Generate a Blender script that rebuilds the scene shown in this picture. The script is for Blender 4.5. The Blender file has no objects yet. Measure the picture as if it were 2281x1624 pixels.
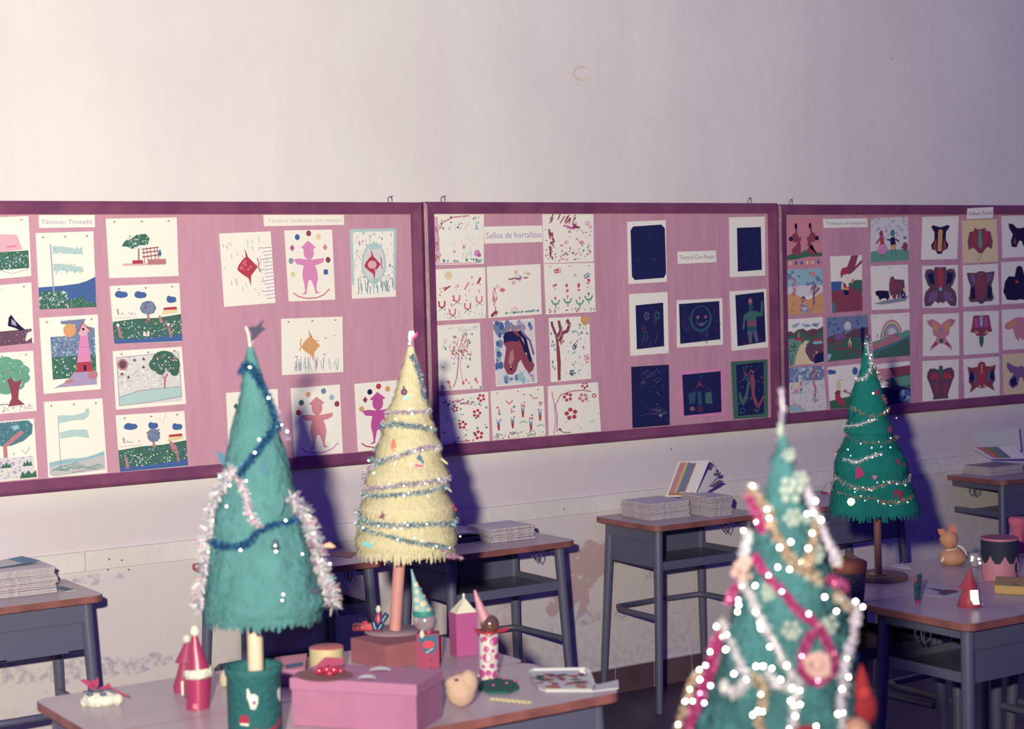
import bpy, bmesh, math, random
from mathutils import Vector, Matrix, noise
rnd = random.Random(7)
PI = math.pi
W, H = 2281, 1624
# ------------------------------------------------------------------ camera, world, flash, exposure
YAW, PITCH, ROLL, FPX = 0.57972037, -0.04828776, -0.02502087, 3901.65
CAM = Vector((0, -5.726, 1.7))
fw = Vector((math.sin(YAW)*math.cos(PITCH), math.cos(YAW)*math.cos(PITCH), math.sin(PITCH)))
_r = Vector((math.cos(YAW), -math.sin(YAW), 0)); _u = _r.cross(fw)
rt = math.cos(ROLL)*_r + math.sin(ROLL)*_u
up = -math.sin(ROLL)*_r + math.cos(ROLL)*_u
sc = bpy.context.scene
cd = bpy.data.cameras.new('camera'); cam = bpy.data.objects.new('camera', cd); sc.collection.objects.link(cam)
cam.matrix_world = Matrix((( rt.x, up.x, -fw.x, CAM.x), (rt.y, up.y, -fw.y, CAM.y), (rt.z, up.z, -fw.z, CAM.z), (0,0,0,1)))
cd.sensor_width = 36; cd.lens = 36*FPX/W; cd.clip_start = .05
cd.dof.use_dof = True; cd.dof.focus_distance = 6.3; cd.dof.aperture_fstop = 3.9
sc.camera = cam
wd = bpy.data.worlds.new('world'); sc.world = wd; wd.use_nodes = True
wd.node_tree.nodes['Background'].inputs[0].default_value = (.185, .125, 1.0, 1)
wd.node_tree.nodes['Background'].inputs[1].default_value = .285
fl = bpy.data.lights.new('flash', 'SPOT'); flash = bpy.data.objects.new('flash', fl); sc.collection.objects.link(flash)
FLASH = CAM - .25*rt + .25*up
fl.energy = 1820; fl.color = (1, .935, .68); fl.shadow_soft_size = .045
fl.spot_size = math.radians(110); fl.spot_blend = 1.0
_aim = (fw + (0-W/2)/FPX*rt - (-200-H/2)/FPX*up).normalized()
_q = _aim.to_track_quat('-Z', 'Y')
flash.matrix_world = Matrix.Translation(FLASH) @ _q.to_matrix().to_4x4() @ Matrix.Diagonal((1.2, .9, 1, 1))
sc.view_settings.view_transform = 'Standard'; sc.view_settings.look = 'None'
sc.view_settings.exposure = 0; sc.view_settings.gamma = 1
sc.view_settings.use_curve_mapping = False
# ------------------------------------------------------------------ places from the photograph
def ray(x, y): return fw + (x-W/2)/FPX*rt - (y-H/2)/FPX*up
def on_z(x, y, z):
    d = ray(x, y); return CAM + d*((z-CAM.z)/d.z)
def on_y(x, y, Y=0.0):
    d = ray(x, y); return CAM + d*((Y-CAM.y)/d.y)
def depth(P): return (P-CAM).dot(fw)
# ------------------------------------------------------------------ materials
MATS = {}
def srgb(h):
    if not isinstance(h, str): return tuple(h)
    v = [int(h[i:i+2], 16)/255 for i in (1, 3, 5)]
    return tuple(c/12.92 if c < .04045 else ((c+.055)/1.055)**2.4 for c in v)
def mat(name, col, rough=.7, metal=0, spec=.4, bump=0, bscale=60, var=0, vscale=8, sub=None, alpha=1, coat=0, trans=0):
    if name in MATS: return MATS[name]
    m = bpy.data.materials.new(name); m.use_nodes = True; nt = m.node_tree
    b = nt.nodes['Principled BSDF']; c = srgb(col)
    b.inputs['Base Color'].default_value = (*c, 1)
    b.inputs['Roughness'].default_value = rough; b.inputs['Metallic'].default_value = metal
    b.inputs['Specular IOR Level'].default_value = spec; b.inputs['Coat Weight'].default_value = coat
    b.inputs['Coat Roughness'].default_value = .08
    b.inputs['Transmission Weight'].default_value = trans
    tc = nt.nodes.new('ShaderNodeTexCoord')
    if bump:
        n = nt.nodes.new('ShaderNodeTexNoise'); n.inputs['Scale'].default_value = bscale; n.inputs['Detail'].default_value = 4
        bp = nt.nodes.new('ShaderNodeBump'); bp.inputs['Strength'].default_value = bump; bp.inputs['Distance'].default_value = .02
        nt.links.new(tc.outputs['Object'], n.inputs['Vector']); nt.links.new(n.outputs['Fac'], bp.inputs['Height'])
        nt.links.new(bp.outputs['Normal'], b.inputs['Normal'])
    if var:
        n = nt.nodes.new('ShaderNodeTexNoise'); n.inputs['Scale'].default_value = vscale; n.inputs['Detail'].default_value = 5
        r = nt.nodes.new('ShaderNodeValToRGB')
        c2 = srgb(sub) if sub else tuple(x*(1-var) for x in c)
        r.color_ramp.elements[0].position = .35; r.color_ramp.elements[0].color = (*c2, 1)
        r.color_ramp.elements[1].position = .62; r.color_ramp.elements[1].color = (*c, 1)
        nt.links.new(tc.outputs['Object'], n.inputs['Vector']); nt.links.new(n.outputs['Fac'], r.inputs[0])
        nt.links.new(r.outputs[0], b.inputs['Base Color'])
    MATS[name] = m; return m
INK = dict(W='#f4f1ea', G='#0d6450', g='#5aa48c', T='#2c7a8c', B='#1c5ca6', b='#94c6d6', N='#1c2258', R='#b81c3c', r='#dc6a80',
           K='#201a44', O='#dfa46a', Y='#eedcae', P='#e28cc4', M='#c244a2', p='#e6b4c8', V='#7c5292', v='#ac9cca', X='#8c2a4a',
           x='#bc7c86', D='#5c3450', E='#8c94ac', e='#c6c8ce', S='#b4d6da', L='#e0e0e6', C='#d98a9a', H='#6b84ad')
FAINT = [False]
def ink(k):
    c = srgb(INK[k]); f = .86; pale = (.40, .33, .40)
    if k in 'NK': pale = (.03, .025, .12)
    if FAINT[0] and k not in 'NK': return mat('scratched_ink_'+k + ('_dark' if k.isupper() else '_light'), tuple(a*.38+b*.62 for a, b in zip(c, (.03, .03, .10))), .85, spec=.2)
    return mat('ink_'+k + ('_dark' if k.isupper() else '_light'), tuple(a*f+b*(1-f) for a, b in zip(c, pale)), .85, spec=.2)
paper = mat('white_paper', '#f4f1ea', .8, bump=.15, bscale=6)
# ------------------------------------------------------------------ mesh builder
class MB:
    def __init__(s): s.v = []; s.f = []; s.m = []; s.sm = []; s.mats = []
    def mi(s, m):
        if m not in s.mats: s.mats.append(m)
        return s.mats.index(m)
    def face(s, pts, m, smooth=False):
        n = len(s.v); s.v += [Vector(p) for p in pts]; s.f.append(list(range(n, n+len(pts)))); s.m.append(s.mi(m)); s.sm.append(smooth)
    def grid(s, rows, m, smooth=True, closed=False):
        n = len(s.v); k = len(rows[0]); mi = s.mi(m)
        for r in rows: s.v += [Vector(p) for p in r]
        for i in range(len(rows)-1):
            for j in range(k if closed else k-1):
                a = n+i*k+j; b = n+i*k+(j+1) % k; s.f.append([a, b, b+k, a+k]); s.m.append(mi); s.sm.append(smooth)
    def slab(s, out, z0, z1, m, side=None, ch=.003, frame=None):
        # outline extruded from z0 to z1 with a small chamfer; frame maps local to parent space
        fr = frame or (lambda p: p); side = side or m; n = len(out)
        c = Vector((sum(p[0] for p in out)/n, sum(p[1] for p in out)/n))
        def ins(p): d = Vector((p[0], p[1]))-c; q = c+d*(1-ch/max(d.length, 1e-6)); return q
        lv = [[(ins(p).x, ins(p).y, z0) for p in out], [(p[0], p[1], z0+ch) for p in out], [(p[0], p[1], z1-ch) for p in out], [(ins(p).x, ins(p).y, z1) for p in out]]
        lv = [[fr(Vector(q)) for q in r] for r in lv]
        s.grid(lv, side, smooth=False, closed=True)
        s.face(lv[0][::-1], side); s.face(lv[3], m)
    def box(s, a, b, m, ch=.002, frame=None, side=None):
        s.slab([(a[0], a[1]), (b[0], a[1]), (b[0], b[1]), (a[0], b[1])], a[2], b[2], m, side, ch, frame)
    def lathe(s, prof, m, seg=24, c=(0, 0, 0), axis=None, smooth=True, mats=None, off=None):
        # prof: (r, z) ; off(z)->(dx,dy)
        c = Vector(c); q = axis.to_track_quat('Z', 'X') if axis is not None else None
        rows = []
        for (r, z) in prof:
            o = off(z) if off else (0, 0); row = []
            for j in range(seg):
                a = 2*PI*j/seg; p = Vector((o[0]+r*math.cos(a), o[1]+r*math.sin(a), z))
                row.append(c+(q @ p if q else p))
            rows.append(row)
        if mats:
            for i in range(len(rows)-1): s.grid(rows[i:i+2], mats[i], smooth, True)
        else: s.grid(rows, m, smooth, True)
    def ball(s, c, r, m, seg=16, sq=(1, 1, 1), fr=None):
        rows = []
        for i in range(seg//2+1):
            t = PI*i/(seg//2)
            rows.append([Vector(c)+Vector((r*sq[0]*math.sin(t)*math.cos(2*PI*j/seg), r*sq[1]*math.sin(t)*math.sin(2*PI*j/seg), r*sq[2]*math.cos(t))) for j in range(seg)])
        if fr: rows = [[fr(p) for p in r_] for r_ in rows]
        s.grid(rows, m, True, True)
    def tube(s, path, r, m, seg=10, r2=None):
        path = [Vector(p) for p in path]; rows = []; n = len(path)
        ref = Vector((.13, .2, .97))
        for i, p in enumerate(path):
            t = (path[min(i+1, n-1)]-path[max(i-1, 0)]).normalized()
            a = t.cross(ref).normalized(); b = t.cross(a)
            rr = r if r2 is None else r+(r2-r)*i/(n-1)
            rows.append([p+rr*(math.cos(2*PI*j/seg)*a+math.sin(2*PI*j/seg)*b) for j in range(seg)])
        s.grid(rows, m, True, True); s.face(rows[0], m); s.face(rows[-1][::-1], m)
    def build(s, name, parent=None, loc=None, sharp=40):
        me = bpy.data.meshes.new(name); me.from_pydata([tuple(v) for v in s.v], [], s.f)
        for m in s.mats: me.materials.append(m)
        me.polygons.foreach_set('material_index', s.m); me.polygons.foreach_set('use_smooth', s.sm)
        me.validate(); me.update()
        o = bpy.data.objects.new(name, me); sc.collection.objects.link(o)
        if parent: o.parent = parent
        if loc is not None: o.location = loc
        return o
def tag(o, label=None, cat=None, group=None, kind=None):
    if label: o['label'] = label
    if cat: o['category'] = cat
    if group: o['group'] = group
    if kind: o['kind'] = kind
    return o
def thing(name, label, cat, loc, rz=0, group=None):
    o = bpy.data.objects.new(name, None); sc.collection.objects.link(o); o.empty_display_size = .05
    o.location = loc; o.rotation_euler = (0, 0, rz); return tag(o, label, cat, group)
def recentre(o):
    # origin of a one-mesh thing at the middle of its bottom
    vs = o.data.vertices
    lo = Vector([min(v.co[i] for v in vs) for i in range(3)]); hi = Vector([max(v.co[i] for v in vs) for i in range(3)])
    c = Vector(((lo.x+hi.x)/2, (lo.y+hi.y)/2, lo.z))
    o.data.transform(Matrix.Translation(-c)); o.location = c; return o
def copy_tree(o, parent=None):
    c = o.copy(); sc.collection.objects.link(c); c.parent = parent
    for ch in [x for x in bpy.data.objects if x.parent == o]: copy_tree(ch, c)
    return c
def wobble(k, amp, f=1): return amp*noise.noise(Vector((k*f, 3.3, 1.7)))
# ------------------------------------------------------------------ the room
def wall_material():
    m = bpy.data.materials.new('painted_plaster'); m.use_nodes = True; nt = m.node_tree; L = nt.links.new
    b = nt.nodes['Principled BSDF']; b.inputs['Roughness'].default_value = .85; b.inputs['Specular IOR Level'].default_value = .2
    g = nt.nodes.new('ShaderNodeNewGeometry'); sep = nt.nodes.new('ShaderNodeSeparateXYZ'); L(g.outputs['Position'], sep.inputs[0])
    def nz(scale, det=5, v=None):
        n = nt.nodes.new('ShaderNodeTexNoise'); n.inputs['Scale'].default_value = scale; n.inputs['Detail'].default_value = det
        L(v or g.outputs['Position'], n.inputs['Vector']); return n.outputs['Fac']
    def ramp(src, p0, p1, c0=0, c1=1):
        r = nt.nodes.new('ShaderNodeMapRange'); r.interpolation_type = 'SMOOTHSTEP'
        r.inputs[1].default_value = p0; r.inputs[2].default_value = p1; r.inputs[3].default_value = c0; r.inputs[4].default_value = c1
        L(src, r.inputs[0]); return r.outputs[0]
    def mul(a, b_):
        x = nt.nodes.new('ShaderNodeMath'); x.operation = 'MULTIPLY'; L(a, x.inputs[0]); L(b_, x.inputs[1]); return x.outputs[0]
    def mixc(f, A, B):
        x = nt.nodes.new('ShaderNodeMix'); x.data_type = 'RGBA'; L(f, x.inputs[0])
        for i, c in ((6, A), (7, B)):
            if isinstance(c, tuple): x.inputs[i].default_value = (*c, 1)
            else: L(c, x.inputs[i])
        return x.outputs[2]
    z = sep.outputs['Z']
    base = mixc(ramp(nz(1.3, 6), .3, .7), (.74, .70, .72), (.80, .765, .775))
    # brush strokes of a second coat, wide and vertical
    mp = nt.nodes.new('ShaderNodeMapping'); mp.inputs['Scale'].default_value = (3.2, 1, .35); L(g.outputs['Position'], mp.inputs[0])
    base = mixc(ramp(nz(1.5, 3, mp.outputs[0]), .42, .72, 0, .35), base, (.70, .64, .70))
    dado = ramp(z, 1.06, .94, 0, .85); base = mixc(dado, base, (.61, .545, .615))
    # worn and flaking lower paint
    low = ramp(z, .82, .72)
    base = mixc(mul(low, ramp(nz(7, 8), .48, .66, 0, .35)), base, (.60, .57, .66))
    flake = mul(ramp(z, .62, .46), ramp(nz(2.3, 7), .585, .61, 0, .75))
    base = mixc(flake, base, (.56, .40, .42))
    def spot(cx, cz, rx, rz, wob):
        # a worn patch with its own ragged outline
        mp2 = nt.nodes.new('ShaderNodeMapping'); mp2.inputs['Location'].default_value = (-cx/rx, 0, -cz/rz); mp2.inputs['Scale'].default_value = (1/rx, 0, 1/rz)
        L(g.outputs['Position'], mp2.inputs[0]); ln = nt.nodes.new('ShaderNodeVectorMath'); ln.operation = 'LENGTH'; L(mp2.outputs[0], ln.inputs[0])
        ad = nt.nodes.new('ShaderNodeMath'); ad.operation = 'MULTIPLY_ADD'; L(nz(9, 8), ad.inputs[0]); ad.inputs[1].default_value = wob; L(ln.outputs['Value'], ad.inputs[2])
        return ramp(ad.outputs[0], .5+wob*.5+.06, .5+wob*.5-.06)
    for (px, py, rx, rz) in ((1318, 1262, .24, .15), (1275, 1310, .14, .20), (1380, 1235, .18, .13), (1900, 1330, .2, .1), (1230, 1360, .05, .05), (1560, 1240, .1, .05)):
        q = on_y(px, py); base = mixc(spot(q.x, q.z, rx, rz, 2.2), base, (.50, .355, .40))
    for (px, py, rx, rz) in ((1320, 1375, .22, .05), (120, 1500, .3, .10), (300, 1480, .2, .07), (1460, 1280, .14, .04), (1150, 1420, .1, .05), (2080, 1200, .2, .05), (200, 1290, .2, .035)):
        q = on_y(px, py); base = mixc(mul(spot(q.x, q.z, rx, rz, 1.8), ramp(nz(38, 6), .4, .62, 0, .8)), base, (.40, .34, .48))
    scuff = mul(ramp(z, .74, .45), mul(ramp(nz(26, 6), .58, .68), ramp(nz(2.6, 3), .5, .66, 0, .5)))
    base = mixc(scuff, base, (.34, .28, .42))
    grime = mul(ramp(z, .38, .08, 0, .6), ramp(nz(34, 8), .42, .66))
    base = mixc(grime, base, (.45, .40, .50))
    L(base, b.inputs['Base Color'])
    bp = nt.nodes.new('ShaderNodeBump'); bp.inputs['Strength'].default_value = .25; bp.inputs['Distance'].default_value = .01
    L(nz(14, 6), bp.inputs['Height']); L(bp.outputs[0], b.inputs['Normal'])
    return m
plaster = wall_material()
X0, X1, YB, ZC = -2.6, 12.0, -8.6, 4.1
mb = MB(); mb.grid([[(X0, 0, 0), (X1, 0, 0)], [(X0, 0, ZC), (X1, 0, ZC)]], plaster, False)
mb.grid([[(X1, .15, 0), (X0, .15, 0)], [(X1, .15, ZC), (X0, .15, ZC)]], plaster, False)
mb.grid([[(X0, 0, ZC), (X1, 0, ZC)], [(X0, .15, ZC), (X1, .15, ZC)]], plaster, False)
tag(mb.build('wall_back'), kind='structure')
def tile_material(name, c1, c2, grout, w, h, mortar):
    m = bpy.data.materials.new(name); m.use_nodes = True; nt = m.node_tree; L = nt.links.new
    b = nt.nodes['Principled BSDF']; b.inputs['Roughness'].default_value = .45
    g = nt.nodes.new('ShaderNodeTexCoord'); br = nt.nodes.new('ShaderNodeTexBrick'); br.offset = 0
    br.inputs['Scale'].default_value = 1; br.inputs['Brick Width'].default_value = w; br.inputs['Row Height'].default_value = h
    br.inputs['Mortar Size'].default_value = mortar; br.inputs['Mortar Smooth'].default_value = .3
    br.inputs['Color1'].default_value = (*c1, 1); br.inputs['Color2'].default_value = (*c2, 1); br.inputs['Mortar'].default_value = (*grout, 1)
    L(g.outputs['Object'], br.inputs['Vector']); L(br.outputs['Color'], b.inputs['Base Color'])
    return m
floor_m = tile_material('dark_floor_tile', (.06, .045, .085), (.075, .05, .09), (.05, .04, .09), .2, .2, .003)
mb = MB(); mb.grid([[(X0, YB, 0), (X1, YB, 0)], [(X0, 0, 0), (X1, 0, 0)]], floor_m, False)
mb.grid([[(X1, YB, -.1), (X0, YB, -.1)], [(X1, 0, -.1), (X0, 0, -.1)]], floor_m, False)
tag(mb.build('floor'), kind='structure')
base_tile = mat('baseboard_tile', (.13, .075, .10), .4, var=.35, vscale=5); grout = mat('baseboard_grout', (.42, .40, .45), .8)
mb = MB(); mb.box((X0, -.012, 0), (X1, -.001, .105), grout, .001)
x = X0+.01
while x < X1-.2:
    mb.box((x, -.016, .001), (x+.194, -.012, .104), base_tile, .002); x += .2
tag(mb.build('baseboard_back'), kind='structure')
mb = MB(); x = -2.5
rail_m = mat('rail_paint', (.70, .66, .68), .8, bump=.2, bscale=20, var=.1, vscale=3)
while x < X1-1.6:
    mb.box((x, -.014, .7536), (x+1.498, -.0005, .8196), rail_m, .003, side=rail_m); x += 1.5
tag(mb.build('trim_1'), kind='structure')
# small nail holes and stains that stay with the wall
stain = mat('water_stain', (.70, .58, .50), .9, spec=.1); nail_m = mat('nail_hole', (.22, .16, .22), .9)
P = on_y(1297, 164); mb = MB()
for ring in range(36):
    a0, a1 = 2*PI*ring/36, 2*PI*(ring+1)/36; w0, w1 = (.006-.004*math.cos(a0)), (.006-.004*math.cos(a1))
    e = lambda a, s_: (P.x+(.044+s_)*math.cos(a), -.0012, P.z+(.026+s_)*math.sin(a))
    mb.face([e(a0, -w0/2), e(a1, -w1/2), e(a1, w1/2), e(a0, w0/2)], stain)
mb.build('stain', None)
st = bpy.data.objects['stain']; tag(st, 'faint brown ring stain high on the plaster wall above the middle board', 'stain')
mb = MB()
for (px, py) in ((1495, 1000), (1988, 131), (1252, 1134), (240, 1245), (268, 1247), (520, 1262), (2080, 1031), (2120, 1017), (240, 1269), (287, 1269)):
    P = on_y(px, py); r = .004
    yy = -.0012 if not .75 < P.z < .825 else -.0146
    mb.face([(P.x+r*math.cos(a*PI/3), yy, P.z+r*math.sin(a*PI/3)) for a in range(6)], nail_m)
tag(mb.build('nail_marks'), 'small dark nail holes scattered over the plaster wall', 'nail mark', kind='stuff')
# ------------------------------------------------------------------ pinboards
frame_m = mat('red_brown_frame', (.235, .072, .155), .38, bump=.06, bscale=30, var=.3, vscale=9, sub=(.17, .05, .13))
bare_edge = mat('bare_wood_edge', (.62, .42, .42), .6)
def board_paper():
    m = bpy.data.materials.new('pink_backing_paper'); m.use_nodes = True; nt = m.node_tree; L = nt.links.new
    b = nt.nodes['Principled BSDF']; b.inputs['Roughness'].default_value = .75; b.inputs['Base Color'].default_value = (.58, .30, .42, 1)
    g = nt.nodes.new('ShaderNodeNewGeometry'); mp = nt.nodes.new('ShaderNodeMapping'); mp.inputs['Scale'].default_value = (3.5, 1, .9)
    mp.inputs['Rotation'].default_value = (0, .25, 0)
    n = nt.nodes.new('ShaderNodeTexNoise'); n.inputs['Scale'].default_value = 1.6; n.inputs['Detail'].default_value = 3
    bp = nt.nodes.new('ShaderNodeBump'); bp.inputs['Strength'].default_value = .7; bp.inputs['Distance'].default_value = .03
    L(g.outputs['Position'], mp.inputs[0]); L(mp.outputs[0], n.inputs[0]); L(n.outputs[0], bp.inputs['Height']); L(bp.outputs[0], b.inputs['Normal'])
    return m
pinkp = board_paper(); backing = mat('board_backing', (.35, .2, .2), .9); wire = mat('steel_wire', (.35, .33, .4), .4, metal=.8)
def pinboard(x0, x1, z0, z1, label, loops, slope=0):
    t = thing('pinboard', label, 'pinboard', ((x0+x1)/2, 0, z0)); cx = (x0+x1)/2; w = (x1-x0)/2; h = z1-z0; rw = .044
    m = MB(); m.box((-w+.01, -.013, .01), (w-.01, -.002, h-.01), backing, .001)
    m.grid([[(-w+.02, -.0145, .02), (w-.02, -.0145, .02)], [(-w+.02, -.0145, h-.02), (w-.02, -.0145, h-.02)]], pinkp, False)
    tag(m.build('pink_backing', t), 'pink paper backing')
    # four mitred rails with a sloping face
    def rail(a, b, ia, ib):
        m = MB(); f = -.038; e = -.030
        A = lambda p, y: (p[0], y, p[1])
        oa, ob = a, b
        m.face([A(oa, -.002), A(ob, -.002), A(ob, e), A(oa, e)], frame_m)
        k = .25
        ma = (oa[0]+(ia[0]-oa[0])*k, oa[1]+(ia[1]-oa[1])*k); mb_ = (ob[0]+(ib[0]-ob[0])*k, ob[1]+(ib[1]-ob[1])*k)
        m.face([A(oa, e), A(ob, e), A(mb_, f), A(ma, f)], frame_m)
        m.face([A(ma, f), A(mb_, f), A(ib, e), A(ia, e)], frame_m)
        m.face([A(ia, e), A(ib, e), A(ib, -.0146), A(ia, -.0146)], frame_m)
        m.build('frame_rail', t)
    O = [(-w, 0), (w, 0), (w, h), (-w, h)]; I = [(-w+rw, rw), (w-rw, rw), (w-rw, h-rw), (-w+rw, h-rw)]
    for i in range(4): rail(O[i], O[(i+1) % 4], I[i], I[(i+1) % 4])
    for lx in loops:
        P = on_y(lx, 448); m = MB(); X = P.x-cx
        m.tube([(X-.007, -.018, h-.004), (X-.009, -.018, h+.012), (X-.004, -.02, h+.021), (X+.004, -.02, h+.021), (X+.009, -.018, h+.011), (X+.007, -.018, h-.004)], .0022, wire, 6)
        m.tube([(X+.004, -.02, h+.021), (X+.016, -.012, h+.024), (X+.018, -.001, h+.024)], .002, wire, 6)
        m.build('hanging_loop', t)
    return t
pinboard(1.578, 3.3455, 1.034, 1.999, 'leftmost wall pinboard with dark red frame and pink paper, Argentine flag drawings on it', [863])
pinboard(3.351, 5.1165, 1.034, 2.001, 'middle wall pinboard with dark red frame and pink paper, black scratch pictures on it', [981, 1663])
pinboard(5.121, 6.888, 1.045, 1.996, 'rightmost wall pinboard with dark red frame and pink paper, folded symmetric paintings on it', [1755])
# ------------------------------------------------------------------ sheets of paper and their drawings
INNER = [(1.622, 3.3015, 1.078, 1.955), (3.395, 5.0725, 1.078, 1.957), (5.165, 6.844, 1.089, 1.952)]
tack_m = mat('red_pin', (.6, .2, .3), .5)
class Sheet:
    def __init__(s, c, base='W', Y=-.0165, curl=.0):
        s.c = [on_y(px, py, Y) for px, py in c]
        if Y > -.03:      # stay inside the rails of the board the sheet is pinned to
            cx = sum(q.x for q in s.c)/4
            for x0, x1, z0, z1 in INNER:
                if x0 < cx < x1 or (cx > 6.7 and x1 > 6.7):
                    for q in s.c: q.x = min(max(q.x, x0+.002), x1-.002); q.z = min(max(q.z, z0+.002), z1-.002)
        s.m = MB(); s.k = 1; s.Y = Y; s.seed = random.Random(int(c[0][0]*7+c[0][1]))
        bm = paper if base == 'W' else ink(base)
        q = [s.P(0, 0), s.P(0, 1), s.P(1, 1), s.P(1, 0)]
        s.m.face(q, bm)
        back = [p+Vector((0, .0008, 0)) for p in q]
        for i in range(4): s.m.face([q[i], back[i], back[(i+1) % 4], q[(i+1) % 4]], bm)
    def P(s, u, v):
        a, b, c, d = s.c; u = min(max(u, .002), .998); v = min(max(v, .002), .998)
        p = (a*(1-u)+b*u)*(1-v)+(d*(1-u)+c*u)*v; return Vector((p.x, s.Y-.0001*s.k, p.z))
    def poly(s, pts, k):
        # ear-safe fill through bmesh triangulation
        s.k += 1; bm = bmesh.new(); vs = [bm.verts.new(s.P(*p)) for p in pts]
        f = bm.faces.new(vs); f.normal_update(); bmesh.ops.triangulate(bm, faces=[f])
        for f in bm.faces: s.m.face([v.co.copy() for v in f.verts], ink(k))
        bm.free(); return s
    def rect(s, u0, v0, u1, v1, k): return s.poly([(u0, v0), (u1, v0), (u1, v1), (u0, v1)], k)
    def el(s, cx, cy, rx, ry, k, n=18, jag=0):
        return s.poly([(cx+rx*(1+jag*s.seed.uniform(-1, 1))*math.cos(2*PI*i/n), cy+ry*(1+jag*s.seed.uniform(-1, 1))*math.sin(2*PI*i/n)) for i in range(n)], k)
    def ln(s, pts, w, k, taper=False):
        s.k += 1; n = len(pts); P = [s.P(*p) for p in pts]; ww = w*(s.c[1]-s.c[0]).length/2; L = []; R_ = []
        for i in range(n):
            t = (P[min(i+1, n-1)]-P[max(i-1, 0)]).normalized(); q = Vector((-t.z, 0, t.x)); f = 1-.75*i/(n-1) if taper else 1
            L.append(P[i]+q*ww*f); R_.append(P[i]-q*ww*f)
        for i in range(n-1): s.m.face([L[i], L[i+1], R_[i+1], R_[i]], ink(k))
        return s
    def dots(s, n, box, size, keys, asp=1, pts=6, inside=None):
        s.k += 1; r_ = s.seed
        for i in range(n):
            u = r_.uniform(box[0], box[2]); v = r_.uniform(box[1], box[3])
            if inside and not inside(u, v): continue
            z = size*r_.uniform(.6, 1.3); a0 = r_.uniform(0, 3); s.k += .05
            s.m.face([s.P(u+z*math.cos(a0+2*PI*j/pts), v+z*asp*math.sin(a0+2*PI*j/pts)) for j in range(pts)], ink(r_.choice(keys)))
        return s
    def stars(s, n, box, size, keys, arms=5):
        s.k += 1; r_ = s.seed
        for i in range(n):
            u = r_.uniform(box[0], box[2]); v = r_.uniform(box[1], box[3]); k = r_.choice(keys); z = size*r_.uniform(.7, 1.3); a0 = r_.uniform(0, 6)
            for a in range(arms):
                s.k += .05; t = a0+2*PI*a/arms
                s.m.face([s.P(u+z*.8*math.cos(t)+z*.45*math.cos(q*PI/2.5), v+z*.8*math.sin(t)+z*.45*math.sin(q*PI/2.5)) for q in range(5)], ink(k))
        return s
    def strokes(s, n, box, ln_, ang, w, keys):
        for i in range(n):
            r_ = s.seed; u = r_.uniform(box[0], box[2]); v = r_.uniform(box[1], box[3]); a = ang+r_.uniform(-.25, .25); l = ln_*r_.uniform(.6, 1.3)
            s.ln([(u, v), (u+l*math.cos(a), v+l*math.sin(a))], w, r_.choice(keys)); s.k -= .95
        s.k += 1; return s
    def pins(s, k='x'):
        for u in (.12, .5, .88): s.el(u, .06, .018, .015, k, 6); s.k -= 1
        s.k += 1; return s
    def text(s, body, u0, u1, vm, hgt, k):
        s.k += 3
        cu = bpy.data.curves.new('t', 'FONT'); cu.body = body; cu.size = 1; cu.resolution_u = 2; cu.offset = .004
        o = bpy.data.objects.new('t', cu); sc.collection.objects.link(o); bpy.context.view_layer.update()
        me = o.evaluated_get(bpy.context.evaluated_depsgraph_get()).to_mesh()
        xs = [v.co.x for v in me.vertices]; x0, x1 = min(xs), max(xs)
        for p in me.polygons:
            s.m.face([s.P(u0+(me.vertices[i].co.x-x0)/(x1-x0)*(u1-u0), vm-(me.vertices[i].co.y-.3)*hgt) for i in p.vertices], ink(k))
        o.to_mesh_clear(); bpy.data.objects.remove(o); bpy.data.curves.remove(cu); return s
    def done(s, name, label, cat, group=None): return tag(recentre(s.m.build(name)), label, cat, group)
def Q(*a): return [(a[i], a[i+1]) for i in range(0, 8, 2)]
def drw(s, label, cat='drawing', name='childs_drawing'): return s.done(name, label, cat)
# --- left board, first column (cut by the picture's edge)
def crown(s, c, rx, ry, k, bumps=9, sp=('G', 'g', 'W'), n=60):
    cx, cy = c; pts = []
    for i in range(bumps*4):
        a = 2*PI*i/(bumps*4); f = 1+.10*abs(math.sin(a*bumps/2))-.05; pts.append((cx+rx*f*math.cos(a), cy+ry*f*math.sin(a)))
    s.poly(pts, k); s.dots(n, (cx-rx, cy-ry, cx+rx, cy+ry), .011, sp, inside=lambda u, v: ((u-cx)/rx)**2+((v-cy)/ry)**2 < .85); return s
s = Sheet(Q(-80,486, 64,481, 70,615, -75,628)).pins()
s.poly([(.5,.36),(.55,.28),(.8,.3),(.88,.55),(.5,.58)], 'p').rect(.64,.48,.78,.5,'r').rect(.0,.57,.97,.86,'G').dots(170,(.0,.58,.97,.86),.012,('W','g','T','b')).ln([(.2,.9),(.5,.86),(.7,.93),(.95,.88)],.01,'v').ln([(.85,.1),(.82,.2),(.74,.33)],.006,'L')
drw(s, 'drawing of a pale pink house above a speckled green hedge, top of the leftmost column')
s = Sheet(Q(-75,641, 70,629, 76,764, -68,778)).pins()
s.poly([(0,.76),(.97,.76),(.97,1),(0,1)], 'D').dots(80,(0,.78,.95,.99),.01,('E','V')).poly([(.62,.55),(.66,.5),(.72,.6),(.8,.7),(.86,.76),(.8,.78),(.7,.72),(.6,.68)],'K').poly([(.66,.57),(.72,.62),(.74,.7),(.66,.66)],'v').poly([(.9,.82),(.97,.8),(.98,.9),(.88,.96),(.86,.93)],'W').ln([(.75,.52),(.85,.47),(.9,.48)],.008,'L')
drw(s, 'drawing of a dark bird over brown ground, second in the leftmost column')
s = Sheet(Q(-68,790, 74,781, 82,915, -62,928)).pins()
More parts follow.
